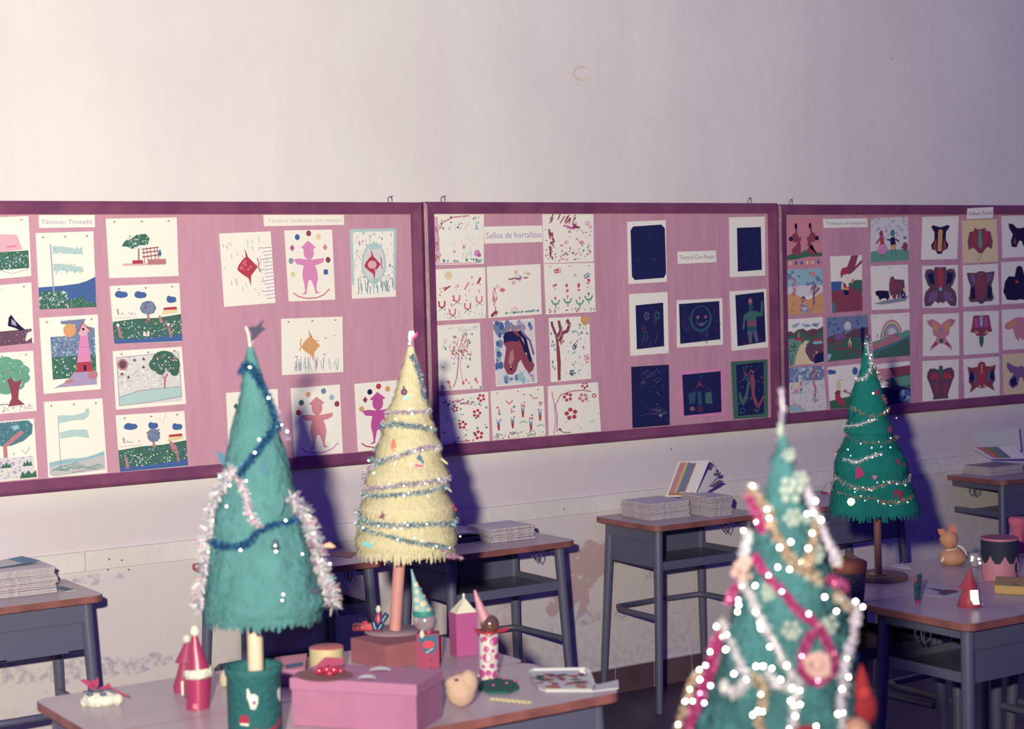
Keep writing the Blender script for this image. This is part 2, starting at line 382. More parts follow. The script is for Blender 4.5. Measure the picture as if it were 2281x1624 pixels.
crown(s,(.5,.38),.42,.3,'g',11,('G','b','W'),90); s.poly([(.56,.45),(.62,.42),(.68,.5),(.8,.46),(.74,.6),(.72,.78),(.82,.88),(.55,.89),(.62,.75),(.6,.6)],'X').poly([(.58,.3),(.62,.34),(.6,.36)],'r').dots(60,(.1,.88,.95,.98),.013,('v','x','p')).rect(.3,.84,.56,.86,'E')
drw(s, 'drawing of a broad green tree with a dark red trunk, third in the leftmost column')
s = Sheet(Q(-62,945, 76,932, 85,1065, -55,1082))
s.poly([(.1,.02),(.9,.02),(.97,.1),(.95,.25),(.8,.36),(.6,.42),(.45,.42),(.3,.3),(.1,.3)],'T').dots(80,(.1,.03,.9,.35),.014,('G','B','E')).ln([(.5,.75),(.5,.42),(.65,.3),(.8,.2)],.07,'x').poly([(.62,.1),(.72,.08),(.76,.14),(.66,.17)],'b').poly([(.0,.6),(.95,.62),(.95,.98),(.0,.98)],'L').dots(60,(.1,.62,.9,.97),.02,('e','v')).ln([(.77,.5),(.82,.58),(.9,.47)],.012,'E').ln([(.62,.53),(.64,.58)],.012,'g')
for x_ in (.5,.84): s.poly([(x_-.08,.78),(x_-.05,.7),(x_-.03,.74),(x_,.68),(x_+.03,.74),(x_+.06,.7),(x_+.08,.78)],'G')
s.poly([(.7,.98),(.75,.86),(.8,.92),(.85,.85),(.9,.92),(.97,.86),(.98,.98)],'G')
drw(s, 'drawing of a spreading tree with pond and grass tufts, bottom of the leftmost column')
s = Sheet(Q(86,479, 211,477, 212,506, 87,508)); s.text('Técnica- Trozado', .04,.95,.55,.5,'v')
s.done('title_card', 'white title card with faint violet words Técnica Trozado', 'title card')
# second column
s = Sheet(Q(79,519, 208,515, 215,684, 88,690))
s.poly([(0,.71),(.4,.7),(.7,.68),(.85,.65),(1,.6),(1,.99),(0,.99)],'B').poly([(0,.8),(.1,.76),(.3,.76),(.46,.8),(.5,.84),(.4,.87),(.6,.88),(.8,.84),(.78,.9),(1,.95),(1,1),(0,1)],'G').dots(120,(0,.78,.5,.98),.012,('W','g','T')).dots(40,(.5,.88,1,.99),.012,('g','T'))
s.ln([(.24,.15),(.25,.5),(.26,.82)],.022,'v')
for v0 in (.18,.41): s.poly([(.27,v0),(.4,v0+.0),(.6,v0+.03),(.74,v0+.05),(.78,v0+.02 if v0<.3 else v0+.05),(.8,v0+.12),(.6,v0+.11),(.4,v0+.09),(.27,v0+.1)],'S')
s.dots(120,(.28,.18,.78,.54),.012,('b','S'),inside=lambda u,v: v<.29 or v>.42).pins()
drw(s, 'drawing of a pale blue and white flag on a pole above a deep blue sea')
s = Sheet(Q(87,708, 218,700, 225,867, 97,878))
s.rect(.17,.26,.93,.53,'H').dots(200,(.18,.27,.92,.52),.014,('b','B','E')).poly([(.35,.06),(.78,.05),(.74,.13),(.93,.18),(.93,.3),(.5,.3),(.6,.12),(.36,.1)],'H').el(.5,.19,.11,.09,'O').rect(.17,.53,.93,.82,'G').dots(160,(.18,.54,.92,.8),.011,('g','T','W')).poly([(.17,.93),(.4,.86),(.55,.74),(.93,.74),(.93,.93)],'v').el(.45,.86,.08,.025,'x').el(.86,.8,.09,.06,'x',14)
s.poly([(.68,.24),(.8,.24),(.84,.62),(.6,.62)],'P').poly([(.6,.62),(.84,.62),(.86,.75),(.57,.75)],'R').poly([(.64,.24),(.73,.11),(.86,.23),(.8,.22),(.8,.27),(.68,.27)],'p').ln([(.64,.22),(.73,.1),(.86,.22)],.02,'R').rect(.71,.17,.75,.2,'K').ln([(.66,.42),(.82,.42)],.008,'M').rect(.71,.66,.75,.74,'K').pins()
drw(s, 'drawing of a pink lighthouse with an orange sun behind it')
s = Sheet(Q(97.5,895, 228,887, 239.5,1054, 107.5,1065))
s.poly([(.03,.8),(.3,.77),(.7,.77),(.97,.7),(.97,.95),(.1,.99),(.03,.96)],'e').poly([(.03,.8),(.35,.78),(.65,.77),(.97,.71),(.97,.76),(.6,.81),(.03,.85)],'b').strokes(26,(.05,.85,.75,.96),.2,-.05,.014,('E','e','g'))
s.ln([(.22,.2),(.22,.6),(.22,.92)],.008,'V')
s.poly([(.22,.19),(.5,.2),(.68,.17),(.7,.12),(.76,.13),(.75,.22),(.66,.27),(.45,.27),(.22,.3)],'S').poly([(.23,.42),(.4,.39),(.7,.4),(.73,.52),(.5,.48),(.24,.5)],'S').pins()
drw(s, 'drawing of a pale blue and white flag above faint grey ground, second column bottom')
# third column
s = Sheet(Q(235,487, 394,484, 398,615, 243,620)).pins()
s.ln([(.44,.5),(.43,.75)],.025,'x').poly([(.2,.47),(.25,.38),(.35,.34),(.42,.28),(.55,.27),(.6,.35),(.57,.46),(.45,.46),(.35,.52),(.28,.48)],'G').dots(90,(.22,.28,.58,.5),.01,('g','W','T'),inside=lambda u,v:((u-.42)/.17)**2+((v-.39)/.12)**2<1)
s.rect(.2,.76,.82,.8,'p').rect(.34,.71,.49,.77,'R').rect(.56,.7,.82,.79,'x')
for a in (.5,.55,.6,.66,.7): s.ln([(a,.5),(a+.015,.76)],.014,'x')
for b_ in (.5,.56,.63): s.ln([(.48,b_+.03),(.72,b_)],.014,'X')
s.poly([(.71,.6),(.74,.53),(.76,.62),(.73,.67)],'B').ln([(.37,.5),(.52,.51)],.02,'L')
drw(s, 'drawing of a small tree in a red planter beside a climbing frame')
def farm(s, alt):
    s.poly([(0,.62),(.35,.58),(.65,.58),(1,.53),(1,.98),(0,.98)],'G').dots(300,(.01,.62,.99,.95),.0105,('g','T','W','B')).poly([(0,.92),(.4,.93),(.7,.9),(1,.87),(1,.99),(0,1)],'B')
    for (x_,y_,r_) in ((.15,.16,.09),(.42,.18,.085),(.86,.28,.06)) if not alt else ((.2,.22,.1),(.52,.23,.06),(.87,.28,.065)):
        s.el(x_,y_,r_,.055,'B').el(x_-.03,y_-.01,r_*.6,.06,'B').el(x_+.04,y_,r_*.6,.05,'B')
    s.ln([(.51,.5),(.52,.62)],.035,'x').el(.52,.4,.115 if not alt else .095,.12,'H',16,.06).dots(50,(.43,.3,.61,.5),.012,('E','V','T'))
    s.poly([(.7,.53),(.76,.43),(.94,.42),(.95,.5)],'Y').poly([(.73,.45),(.75,.41),(.93,.4),(.94,.45)],'R')
    s.strokes(8,(.1,.48,.32,.52),.03,-1.1,.01,('x','v')).ln([(.08,.4),(.09,.5)],.02,'x').ln([(.02,.56),(.35,.55)],.004,'x')
    if not alt:
        for (x_,y_) in ((.07,.7),(.8,.72)): s.ln([(x_,y_),(x_+.03,y_+.2)],.035,'x').el(x_,y_-.02,.022,.025,'W')
        s.poly([(.42,.88),(.43,.8),(.46,.83),(.52,.81),(.51,.89)],'W').stars(6,(.25,.6,.95,.9),.018,('R','O','P')).poly([(.66,.56),(.68,.53),(.73,.66),(.68,.68)],'x')
    else:
        s.ln([(.1,.75),(.11,.95)],.04,'x').ln([(.83,.62),(.86,.9)],.03,'x').poly([(.74,.5),(.8,.56),(.84,.62),(.79,.74),(.75,.62)],'x').ln([(.62,.1),(.66,.2),(.72,.02)],.004,'v')
    s.pins(); return s
drw(farm(Sheet(Q(244,637, 400,630, 406,761, 254,766)), 0), 'drawing of a flower meadow with round grey tree and a small white dog')
s = Sheet(Q(250.5,782, 405,772, 415,900, 258,913))
s.rect(.05,.1,.94,.94,'L').dots(200,(.07,.12,.92,.7),.02,('L','e','W'))
s.poly([(.05,.78),(.2,.74),(.35,.7),(.6,.69),(.93,.7),(.94,.86),(.5,.9),(.05,.93)],'S').ln([(.05,.8),(.2,.75),(.32,.71),(.6,.69),(.93,.69)],.009,'E').ln([(.05,.94),(.5,.91),(.94,.86)],.009,'E')
s.ln([(.05,.12),(.05,.94)],.012,'v').ln([(.94,.09),(.94,.88)],.012,'v').ln([(.05,.12),(.94,.08)],.009,'v')
s.el(.13,.24,.075,.1,'x').el(.13,.24,.05,.07,'D')
for x_,y_ in ((.3,.18),(.43,.17),(.42,.31),(.11,.4),(.2,.46)): s.poly([(x_+(.03 if i%2==0 else .014)*math.cos(i*PI/5),y_+(.036 if i%2==0 else .017)*math.sin(i*PI/5)) for i in range(10)],'D')
s.ln([(.7,.7),(.72,.52),(.76,.45)],.03,'x').ln([(.71,.55),(.66,.42)],.018,'x').el(.72,.2,.17,.15,'G').el(.62,.28,.12,.12,'G').el(.84,.3,.11,.15,'G').el(.86,.4,.07,.1,'G').el(.66,.38,.07,.08,'G').dots(70,(.55,.1,.9,.42),.011,('g','T','r','W'),inside=lambda u,v:((u-.74)/.17)**2+((v-.26)/.15)**2<1).pins()
drw(s, 'night drawing with brown moon and stars beside a dark green tree')
drw(farm(Sheet(Q(257,925, 411,915, 419,1043, 267,1057)), 1), 'drawing of a green meadow under a shaggy grey tree, bottom of the third column')
# second half of the left board
def fish(s, cx, cy, rx, ry, k, tail=1, side=1):
    s.poly([(cx-rx,cy+.01),(cx-rx*.8,cy-ry*.3),(cx-rx*.4,cy-ry*.75),(cx-.01,cy-ry),(cx+rx*.25,cy-ry*.8),(cx+rx*.7,cy-ry*.3),(cx+rx,cy),(cx+rx*.6,cy+ry*.45),(cx+rx*.2,cy+ry*.9),(cx,cy+ry),(cx-rx*.5,cy+ry*.65),(cx-rx*.9,cy+ry*.3)],k)
    s.poly([(cx-.02,cy-ry*.9),(cx-.035,cy-ry*1.75),(cx+.03,cy-ry*.85)],k).poly([(cx,cy+ry*.9),(cx+.04,cy+ry*1.75),(cx+.06,cy+ry*.7)],k)
    s.ln([(cx+side*rx,cy-ry*.8),(cx+side*rx*1.12,cy-ry*.3),(cx+side*rx*1.05,cy+.01),(cx+side*rx*1.2,cy+ry*.5)],.018,k); return s
s = Sheet(Q(488,520, 603,515, 614,675, 499,684))
s.strokes(34,(.05,.05,.9,.95),.05,1.5,.013,('v','b','e','p')); fish(s,.5,.48,.2,.15,'R').dots(30,(.36,.4,.6,.55),.02,('r','R'),inside=lambda u,v:abs(u-.48)/.14+abs(v-.48)/.1<1)
for i in range(15): v0=.22+.05*i; s.ln([(.99,v0),(.84,v0+.01),(.74+.06*(i%3),v0+.02*(i%2))],.012,'E' if i%3==0 else 'v')
drw(s, 'print of a crimson fish with grey weeds growing in from the right edge')
def clown(s, k, balls, arc, cx=.48):
    s.poly([(cx-.16,.25),(cx,.15),(cx+.16,.25),(cx+.1,.27),(cx+.11,.32),(cx+.09,.38),(cx+.03,.42),(cx+.03,.42),(cx+.2,.41),(cx+.32,.4),(cx+.3,.46),(cx+.2,.49),(cx+.12,.5),(cx+.16,.6),(cx+.17,.68),(cx+.14,.76),(cx+.12,.84),(cx+.14,.87),(cx+.2,.89),(cx+.1,.9),(cx+.08,.82),(cx+.03,.72),(cx,.70),(cx-.04,.72),(cx-.08,.84),(cx-.09,.9),(cx-.2,.91),(cx-.12,.87),(cx-.13,.76),(cx-.16,.66),(cx-.15,.58),(cx-.12,.5),(cx-.26,.48),(cx-.33,.41),(cx-.2,.4),(cx-.03,.42),(cx-.09,.38),(cx-.11,.32),(cx-.1,.27)],k)
    for (x_,y_,kk,d) in balls:
        if d==0: s.el(x_,y_,.052,.042,kk,14)
        elif d==1: s.poly([(x_-.05,y_),(x_,y_-.05),(x_+.05,y_),(x_,y_+.05)],kk)
        else: s.rect(x_-.045,y_-.035,x_+.045,y_+.035,kk)
    s.ln([(cx-.37,.88),(cx-.28,.93),(cx-.1,.965),(cx+.12,.96),(cx+.28,.92),(cx+.4,.84)],.022,arc); return s
s = Sheet(Q(633,513, 740,511, 747,668, 643,672))
clown(s,'P',[(.26,.1,'B',0),(.5,.05,'X',0),(.7,.1,'Y',0),(.14,.25,'M',1),(.83,.25,'C',1),(.1,.43,'E',0),(.88,.43,'X',0),(.82,.6,'B',2),(.12,.62,'Y',0)],'r')
drw(s, 'print of a pink juggling doll on a rocker arc with round balls, upper row')
s = Sheet(Q(779,510, 883,508, 882,661, 784,666))
for a,b_ in (((0,0),(1,.045)),((0,0),(.06,.8)),((.94,0),(1,.9))): s.rect(a[0],a[1],b_[0],b_[1],'S')
s.dots(160,(.06,.05,.94,.8),.02,('S','L','W','L')); s.el(.5,.5,.27,.3,'S').el(.5,.5,.235,.26,'L').poly([(.4,.3),(.5,.18),(.62,.3)],'S').poly([(.42,.72),(.52,.8),(.62,.72)],'S')
fish(s,.47,.52,.18,.13,'R').el(.46,.52,.1,.06,'p',10).dots(14,(.05,.1,.95,.75),.022,('v','p','b')).strokes(26,(.05,.85,.95,.95),.14,-1.55,.018,('H','b','E'))
drw(s, 'print of a red fish outlined in light blue wash with blue weeds below it')
s = Sheet(Q(586,475, 766,472, 767,501, 588,504), Y=-.017); s.text('Técnica Grabado con espejo', .05,.96,.52,.48,'e'); s.k+=1
s.done('title_card', 'long white title card with faded words Técnica Grabado con espejo', 'title card')
s = Sheet(Q(626,710, 763,705, 765,829, 628,836))
fish(s,.47,.5,.15,.17,'O',side=-1).strokes(34,(.08,.9,.9,.97),.2,-1.55,.008,('H','E','b','v')).strokes(7,(.1,.3,.9,.72),.05,0,.012,('r','p','V')).pins()
drw(s, 'print of an orange fish above blue pencil weeds, alone in the middle row')
s = Sheet(Q(503,875, 618.5,866, 625,1010, 510,1020)); clown(s,'P',[(.18,.22,'G',1),(.82,.2,'B',0)],'r'); drw(s, 'print with a green diamond, mostly hidden behind the tall teal paper tree')
s = Sheet(Q(647,865, 757,856, 764,1010, 656,1020))
clown(s,'C',[(.35,.11,'O',0),(.66,.08,'H',0),(.2,.22,'G',0),(.82,.18,'b',0),(.13,.36,'R',0),(.92,.28,'X',0)],'P',.51)
drw(s, 'print of a salmon red juggling doll on a pink rocker arc')
s = Sheet(Q(789,855, 900,845, 905,995, 797,1008))
clown(s,'M',[(.3,.14,'N',0),(.48,.07,'R',0),(.66,.12,'O',0),(.2,.25,'X',1),(.12,.38,'O',0)],'R',.45)
drw(s, 'print of a magenta juggling doll half hidden behind the cream tree')
# ---- middle board
s = Sheet(Q(951,471, 1078,469, 1078,588, 954,591))
s.ln([(.08,.95),(.07,.6),(.06,.3),(.05,.05)],.09,'p').strokes(30,(.02,.2,.13,.95),.06,1.5,.012,('x','V','X')).ln([(.12,.3),(.2,.15),(.4,.06),(.7,.03)],.02,'r').dots(34,(.15,.05,.95,.3),.022,('T','g','b','L')).dots(18,(.15,.88,.97,.95),.028,('T','g','b')).strokes(26,(.2,.4,.9,.8),.1,1.0,.006,('p','b','L')).el(.86,.78,.06,.07,'P').el(.9,.82,.04,.04,'M',8).stars(3,(.25,.6,.75,.75),.02,('r','R')).strokes(6,(.25,.75,.8,.9),.1,-1.4,.008,('g','b')).rect(.02,.96,.9,.985,'p')
drw(s, 'vegetable stamp picture of a pale arching branch over flowers, top left of the middle board')
s = Sheet(Q(1078,505, 1208,502, 1209,539, 1079,543)); s.text('Sellos de hortalizas', .03,.98,.55,.52,'v')
s.done('title_card', 'white title strip with violet words Sellos de hortalizas', 'title card')
s = Sheet(Q(1208,473, 1322,470, 1323,583, 1211,587))
s.strokes(22,(.12,.3,.2,.9),.09,1.5,.03,('X','x','X')).strokes(12,(.1,.1,.6,.25),.14,-1.1,.022,('X','V','x')).strokes(7,(.3,.2,.6,.28),.14,.2,.025,('X','x','M')).stars(7,(.2,.1,.95,.7),.035,('M','P')).dots(60,(.04,.3,.96,.97),.016,('x','X','g','r')).dots(18,(.3,.75,.96,.97),.022,('g','p'))
drw(s, 'vegetable stamp picture of a thick purple tree trunk among many small dots')
def tulip(s, x_, y_, k, kk):
    s.ln([(x_-.06,y_-.1),(x_-.05,y_),(x_,y_+.03),(x_+.05,y_),(x_+.06,y_-.1)],.03,k).ln([(x_-.07,y_+.09),(x_,y_+.04),(x_+.08,y_+.08)],.012,kk)
s = Sheet(Q(954,600, 1081,595, 1083,709, 957,716))
s.el(.27,.13,.075,.08,'Y').ln([(.18,.42),(.26,.36),(.31,.34)],.025,'R').ln([(.58,.42),(.63,.34),(.67,.28)],.025,'r').ln([(.83,.32),(.87,.27),(.9,.2)],.04,'R').stars(3,(.2,.3,.9,.4),.02,('R','X')).el(.73,.19,.02,.025,'O')
for x_,y_,k in ((.13,.72,'R'),(.33,.88,'r'),(.42,.62,'r'),(.63,.78,'r'),(.86,.66,'C')): tulip(s,x_,y_,k,'g'); s.dots(4,(x_-.04,y_-.35,x_+.04,y_-.15),.02,('p','C'))
s.dots(30,(.03,.85,.97,.98),.015,('L','S','e'))
drw(s, 'vegetable stamp picture of red tulips under a pale sun and three red dragonflies')
s = Sheet(Q(1084,594, 1204,588, 1207,700, 1088,709))
s.strokes(18,(.1,.4,.18,.92),.08,1.6,.02,('p','x','C')).strokes(12,(.35,.24,.7,.28),.08,.0,.02,('x','V','X')).stars(8,(.08,.12,.9,.4),.028,('r','p','v')).stars(3,(.35,.8,.75,.88),.024,('r','p')).el(.27,.47,.04,.05,'O').el(.27,.47,.06,.02,'r').ln([(.05,.97),(.12,.9),(.17,.9)],.05,'X').strokes(40,(.3,.93,.95,.95),.04,-1.2,.014,('T','B','g')).ln([(.5,.22),(.56,.14)],.012,'b')
drw(s, 'vegetable stamp picture of a thin tree bending over blue grass')
s = Sheet(Q(1211,588, 1324,585, 1327,695, 1216,701))
for x_,y_,k in ((.2,.72,'R'),(.44,.7,'r'),(.68,.74,'C'),(.86,.66,'X')):
    s.dots(5,(x_-.02,y_-.33,x_+.02,y_-.1),.024,('r','p','R')).poly([(x_-.05,y_-.16),(x_,y_+.02),(x_+.05,y_-.16),(x_+.02,y_-.06),(x_-.02,y_-.06)],k).ln([(x_-.08,y_),(x_-.04,y_+.08),(x_+.04,y_+.08),(x_+.08,y_)],.03,'g').ln([(x_,y_+.06),(x_,y_+.16)],.025,'g')
s.stars(2,(.22,.14,.3,.2),.035,('R','r')).stars(2,(.55,.22,.62,.28),.035,('b','H')).stars(2,(.8,.24,.86,.3),.035,('b','H')).dots(26,(.04,.88,.96,.97),.018,('x','X','p','v')).pins()
drw(s, 'vegetable stamp picture of four tall red flowers with blue butterflies')
s = Sheet(Q(968,725, 1069,719, 1074,866, 973,872))
s.ln([(.36,.95),(.44,.8),(.48,.6),(.5,.48)],.025,'x').ln([(.58,.93),(.54,.75),(.53,.6),(.57,.45)],.02,'p').strokes(26,(.28,.2,.7,.5),.09,-1.1,.02,('C','x','p')).strokes(6,(.3,.38,.75,.46),.1,.4,.02,('X','R','r')).dots(34,(.15,.15,.85,.55),.022,('p','g','C','S')).strokes(14,(.2,.04,.9,.1),.09,.1,.02,('S','L')).dots(18,(.05,.85,.97,.98),.025,('r','C','p','g')).dots(6,(.1,.5,.9,.7),.022,('v','g'))
drw(s, 'vegetable stamp picture of a slender rose tree with forked trunk')
s = Sheet(Q(1098,716, 1190,709, 1197,853, 1105,862))
s.rect(.02,.02,.98,.98,'L').dots(26,(.03,.03,.95,.16),.06,('B','H','v')).dots(18,(.03,.2,.16,.7),.055,('B','H','b')).dots(14,(.2,.86,.6,.93),.045,('H','b','B')).dots(24,(.6,.8,.97,.97),.04,('v','L','b'))
s.poly([(.24,.24),(.3,.18),(.38,.2),(.5,.16),(.62,.18),(.68,.4),(.72,.52),(.86,.6),(.95,.72),(.9,.8),(.8,.84),(.7,.74),(.62,.62),(.56,.66),(.5,.78),(.4,.84),(.28,.82),(.2,.7),(.24,.56),(.28,.42),(.22,.34)],'X').poly([(.3,.2),(.36,.08),(.42,.2)],'x').poly([(.48,.17),(.54,.06),(.6,.18)],'x').poly([(.36,.5),(.44,.44),(.46,.6),(.38,.7),(.32,.66)],'x')
s.poly([(.22,.24),(.28,.18),(.45,.17),(.6,.28),(.58,.34),(.4,.32),(.24,.34)],'N').ln([(.6,.18),(.74,.3),(.8,.5),(.86,.66)],.08,'N').ln([(.68,.2),(.86,.34),(.94,.56)],.05,'V').ln([(.6,.26),(.7,.4),(.74,.52)],.06,'K').el(.37,.74,.03,.03,'K',8).el(.37,.72,.015,.012,'W',6)
drw(s, 'painting of a brown horse head with black mane on blue strokes')
s = Sheet(Q(1222,708, 1313,704, 1317,844, 1227,852))
s.poly([(.17,.98),(.17,.7),(.16,.45),(.24,.45),(.26,.7),(.24,.98)],'X').ln([(.2,.46),(.18,.3),(.08,.12),(.07,.06)],.06,'X').ln([(.2,.3),(.28,.2),(.24,.05)],.07,'X').ln([(.24,.38),(.34,.24),(.44,.22),(.5,.12),(.44,.04)],.08,'X').ln([(.26,.42),(.36,.36)],.04,'x').poly([(.78,0),(1,0),(1,.12),(.85,.15),(.78,.08)],'O').ln([(.9,.14),(.9,.22)],.01,'O').dots(60,(.3,.08,.97,.95),.02,('g','S','b','L')).dots(12,(.04,.2,.14,.9),.022,('g','b','v')).stars(2,(.56,.44,.64,.5),.045,('N','B')).stars(2,(.48,.83,.56,.88),.04,('N','B')).stars(2,(.86,.64,.92,.7),.045,('P','P')).dots(4,(.6,.25,.95,.5),.026,('N','H','v'))
drw(s, 'vegetable stamp picture of a bare purple tree with orange sun in the corner')
s = Sheet(Q(962,884, 1088,872, 1091,984, 970,998))
s.dots(40,(.1,.1,.7,.22),.022,('x','p','V','g')).stars(1,(.84,.1,.86,.12),.07,('R',)).stars(1,(.32,.28,.34,.3),.065,('R',)).stars(1,(.74,.42,.76,.44),.065,('R',)).stars(1,(.46,.62,.48,.64),.065,('R',)).stars(1,(.78,.86,.8,.88),.07,('R',)).dots(26,(.1,.2,.95,.9),.022,('g','S','T')).dots(16,(.3,.95,.7,.98),.018,('x','r'))
drw(s, 'vegetable stamp picture of scattered red flowers partly in the cream tree shadow')
s = Sheet(Q(1092,871, 1211,859, 1216,973, 1098,986))
for x_,y_ in ((.12,.72),(.38,.7),(.58,.5),(.72,.78),(.9,.6)):
    s.dots(6,(x_-.02,y_-.38,x_+.05,y_-.1),.022,('r','C','g','v')).poly([(x_-.035,y_-.16),(x_,y_-.06),(x_+.035,y_-.16),(x_+.02,y_+.02),(x_-.02,y_+.02)],'H').poly([(x_-.03,y_-.04),(x_,y_),(x_+.03,y_-.04),(x_+.015,y_+.09),(x_-.015,y_+.09)],'R').ln([(x_-.07,y_+.2),(x_,y_+.16),(x_+.07,y_+.2)],.014,'g')
s.ln([(.27,.22),(.33,.3),(.4,.23)],.022,'r').ln([(.72,.14),(.8,.24),(.88,.22)],.02,'C').dots(50,(.02,.86,.98,.98),.018,('E','Y','S','x')).pins()
drw(s, 'vegetable stamp picture of five leaning flower spikes, bottom middle of its group')
s = Sheet(Q(1220,860, 1332,851, 1339,962, 1222,972))
s.ln([(.1,.98),(.14,.7),(.12,.4),(.08,.12)],.03,'p').ln([(.16,.94),(.17,.6),(.14,.4),(.25,.2),(.5,.14),(.7,.14),(.85,.18)],.02,'x').stars(1,(.38,.24,.4,.26),.075,('R',)).stars(1,(.72,.04,.74,.06),.07,('R',)).stars(1,(.68,.28,.7,.3),.075,('r',)).stars(1,(.9,.26,.92,.28),.06,('R',)).stars(1,(.42,.58,.44,.6),.085,('R',)).stars(20,(.25,.05,.96,.97),.022,('g','S','g'),3).ln([(.2,.9),(.28,.96),(.42,.97)],.014,'X').el(.21,.89,.03,.025,'X',8)
drw(s, 'vegetable stamp picture of red blossoms on a curved branch, bottom right of its group')
# scratch drawings
def scratch(c, outer, inner, label, deco):
    s = Sheet(Q(*c), outer)
    s.poly(inner, 'N'); FAINT[0] = True; deco(s); FAINT[0] = False; drw(s, label, 'scratch drawing', 'scratch_drawing')
def lines(n, box, l, w, keys): return lambda s: s.strokes(n, box, l, s.seed.uniform(0, 3), w, keys)
dim = ('V','H','X','T','D')
scratch((1397,494, 1483,490, 1486,628, 1400,633),'W',[(.15,.08),(.88,.07),(.97,.13),(.98,.86),(.92,.93),(.16,.94),(.09,.88),(.08,.14)],'black scratch picture with cut corners on a white mount, top left of the black ones',lambda s:(s.strokes(12,(.15,.58,.9,.66),.06,.1,.006,('X','T')),s.strokes(22,(.12,.14,.9,.9),.07,1.2,.004,('T','B','T'))))
scratch((1624,484, 1704,482, 1705,614, 1626,618),'W',[(.21,.18),(.88,.175),(.9,.9),(.22,.91)],'small black scratch picture on a wide white mount, top right of the black ones',lambda s:s.strokes(14,(.3,.3,.8,.8),.12,1.3,.005,('D','T')))
scratch((1401,655, 1487,650, 1490,787, 1404,793),'W',[(.16,.19),(.88,.17),(.88,.88),(.17,.9)],'black scratch picture of faint flowers on a white mount, left of the middle row',lambda s:(s.stars(6,(.35,.35,.8,.6),.06,dim),s.strokes(14,(.3,.6,.75,.8),.14,1.8,.008,('V','T','H'))))
scratch((1507,669, 1609,664, 1611,768, 1508,775),'W',[(.05,.08),(.93,.06),(.94,.88),(.07,.92)],'black scratch picture of a round smiling face with pink cheeks on a white mount',lambda s:(s.strokes(40,(.1,.15,.88,.85),.12,1.2,.012,('D','V','X','T')),s.el(.52,.42,.24,.28,'T',20).el(.52,.4,.19,.24,'N',20).el(.45,.38,.035,.04,'C',10).el(.62,.38,.035,.04,'r',10).ln([(.42,.46),(.46,.54),(.54,.57),(.6,.53),(.65,.46)],.018,'E').el(.53,.52,.05,.03,'E',8)))
scratch((1625,649, 1707,643, 1711,774, 1630,782),'W',[(.15,.07),(.93,.05),(.94,.9),(.16,.93)],'black scratch picture of a soldier in white breeches on a white mount',lambda s:(s.el(.55,.2,.06,.07,'r',10).el(.55,.19,.03,.03,'W',8).el(.56,.3,.06,.06,'T',10).poly([(.36,.42),(.5,.36),(.68,.36),(.82,.4),(.85,.2),(.9,.2),(.88,.46),(.7,.46),(.7,.52),(.42,.52),(.4,.46),(.36,.66),(.3,.64)],'g').rect(.44,.52,.7,.62,'x').rect(.44,.62,.7,.7,'T').poly([(.44,.7),(.58,.7),(.55,.9),(.47,.9)],'E').poly([(.58,.7),(.7,.7),(.74,.88),(.66,.9)],'E').ln([(.3,.88),(.45,.9)],.02,'X').ln([(.72,.86),(.88,.85)],.015,'X')))
scratch((1406,817, 1490,812, 1492,947, 1409,954),'K',[(.03,.02),(.98,.02),(.97,.97),(.04,.98)],'unmounted black scratch picture with faint grey marks, bottom left of the black ones',lambda s:(s.strokes(16,(.2,.1,.7,.3),.14,-.6,.012,('D','V','E')),s.strokes(14,(.3,.72,.8,.82),.2,0,.016,('V','D','H')),s.el(.75,.83,.04,.025,'Y',6),s.dots(10,(.05,.1,.95,.95),.012,('E','Y'))))
scratch((1513,826, 1613,820, 1614,925, 1517,931),'P',[(.06,.09),(.92,.06),(.93,.93),(.07,.96)],'black scratch picture of three little houses on a bright pink mount',lambda s:(s.poly([(.36,.4),(.44,.26),(.52,.38),(.44,.32)],'r').poly([(.18,.5),(.36,.46),(.32,.7),(.2,.72)],'T').poly([(.38,.46),(.48,.46),(.48,.74),(.4,.76)],'T').poly([(.56,.5),(.7,.48),(.72,.74),(.56,.72)],'g').el(.26,.82,.06,.05,'C',8).rect(.38,.78,.5,.9,'X').ln([(.44,.2),(.36,.4),(.2,.52)],.012,'X').ln([(.46,.22),(.6,.4),(.7,.48)],.012,'X').el(.48,.15,.03,.04,'B',8)))
scratch((1628,806, 1710,800, 1711,932, 1634,934),'G',[(.13,.06),(.88,.04),(.88,.93),(.14,.95)],'black scratch picture of two hanging stockings with spots on a dark green mount',lambda s:(s.poly([(.5,.26),(.6,.24),(.64,.4),(.62,.6),(.72,.76),(.86,.62),(.9,.64),(.74,.84),(.62,.78),(.54,.6)],'r').poly([(.46,.26),(.5,.4),(.42,.64),(.3,.78),(.2,.7),(.18,.54),(.22,.54),(.28,.68),(.36,.58),(.42,.4)],'g').stars(1,(.54,.22,.56,.24),.08,('r',)).stars(1,(.38,.26,.4,.28),.05,('E',)).el(.26,.86,.08,.055,'T',12).el(.26,.86,.05,.035,'N',10).el(.68,.86,.07,.055,'T',12).el(.68,.86,.04,.03,'N',10).dots(34,(.16,.1,.86,.9),.015,('W','p','r','g'))))
s = Sheet(Q(1509,561, 1595,558, 1596,584, 1510,588)); s.text('Técnica Con Raspa', .04,.95,.5,.5,'E')
s.done('title_card', 'small white title card between the two highest black scratch pictures', 'title card')
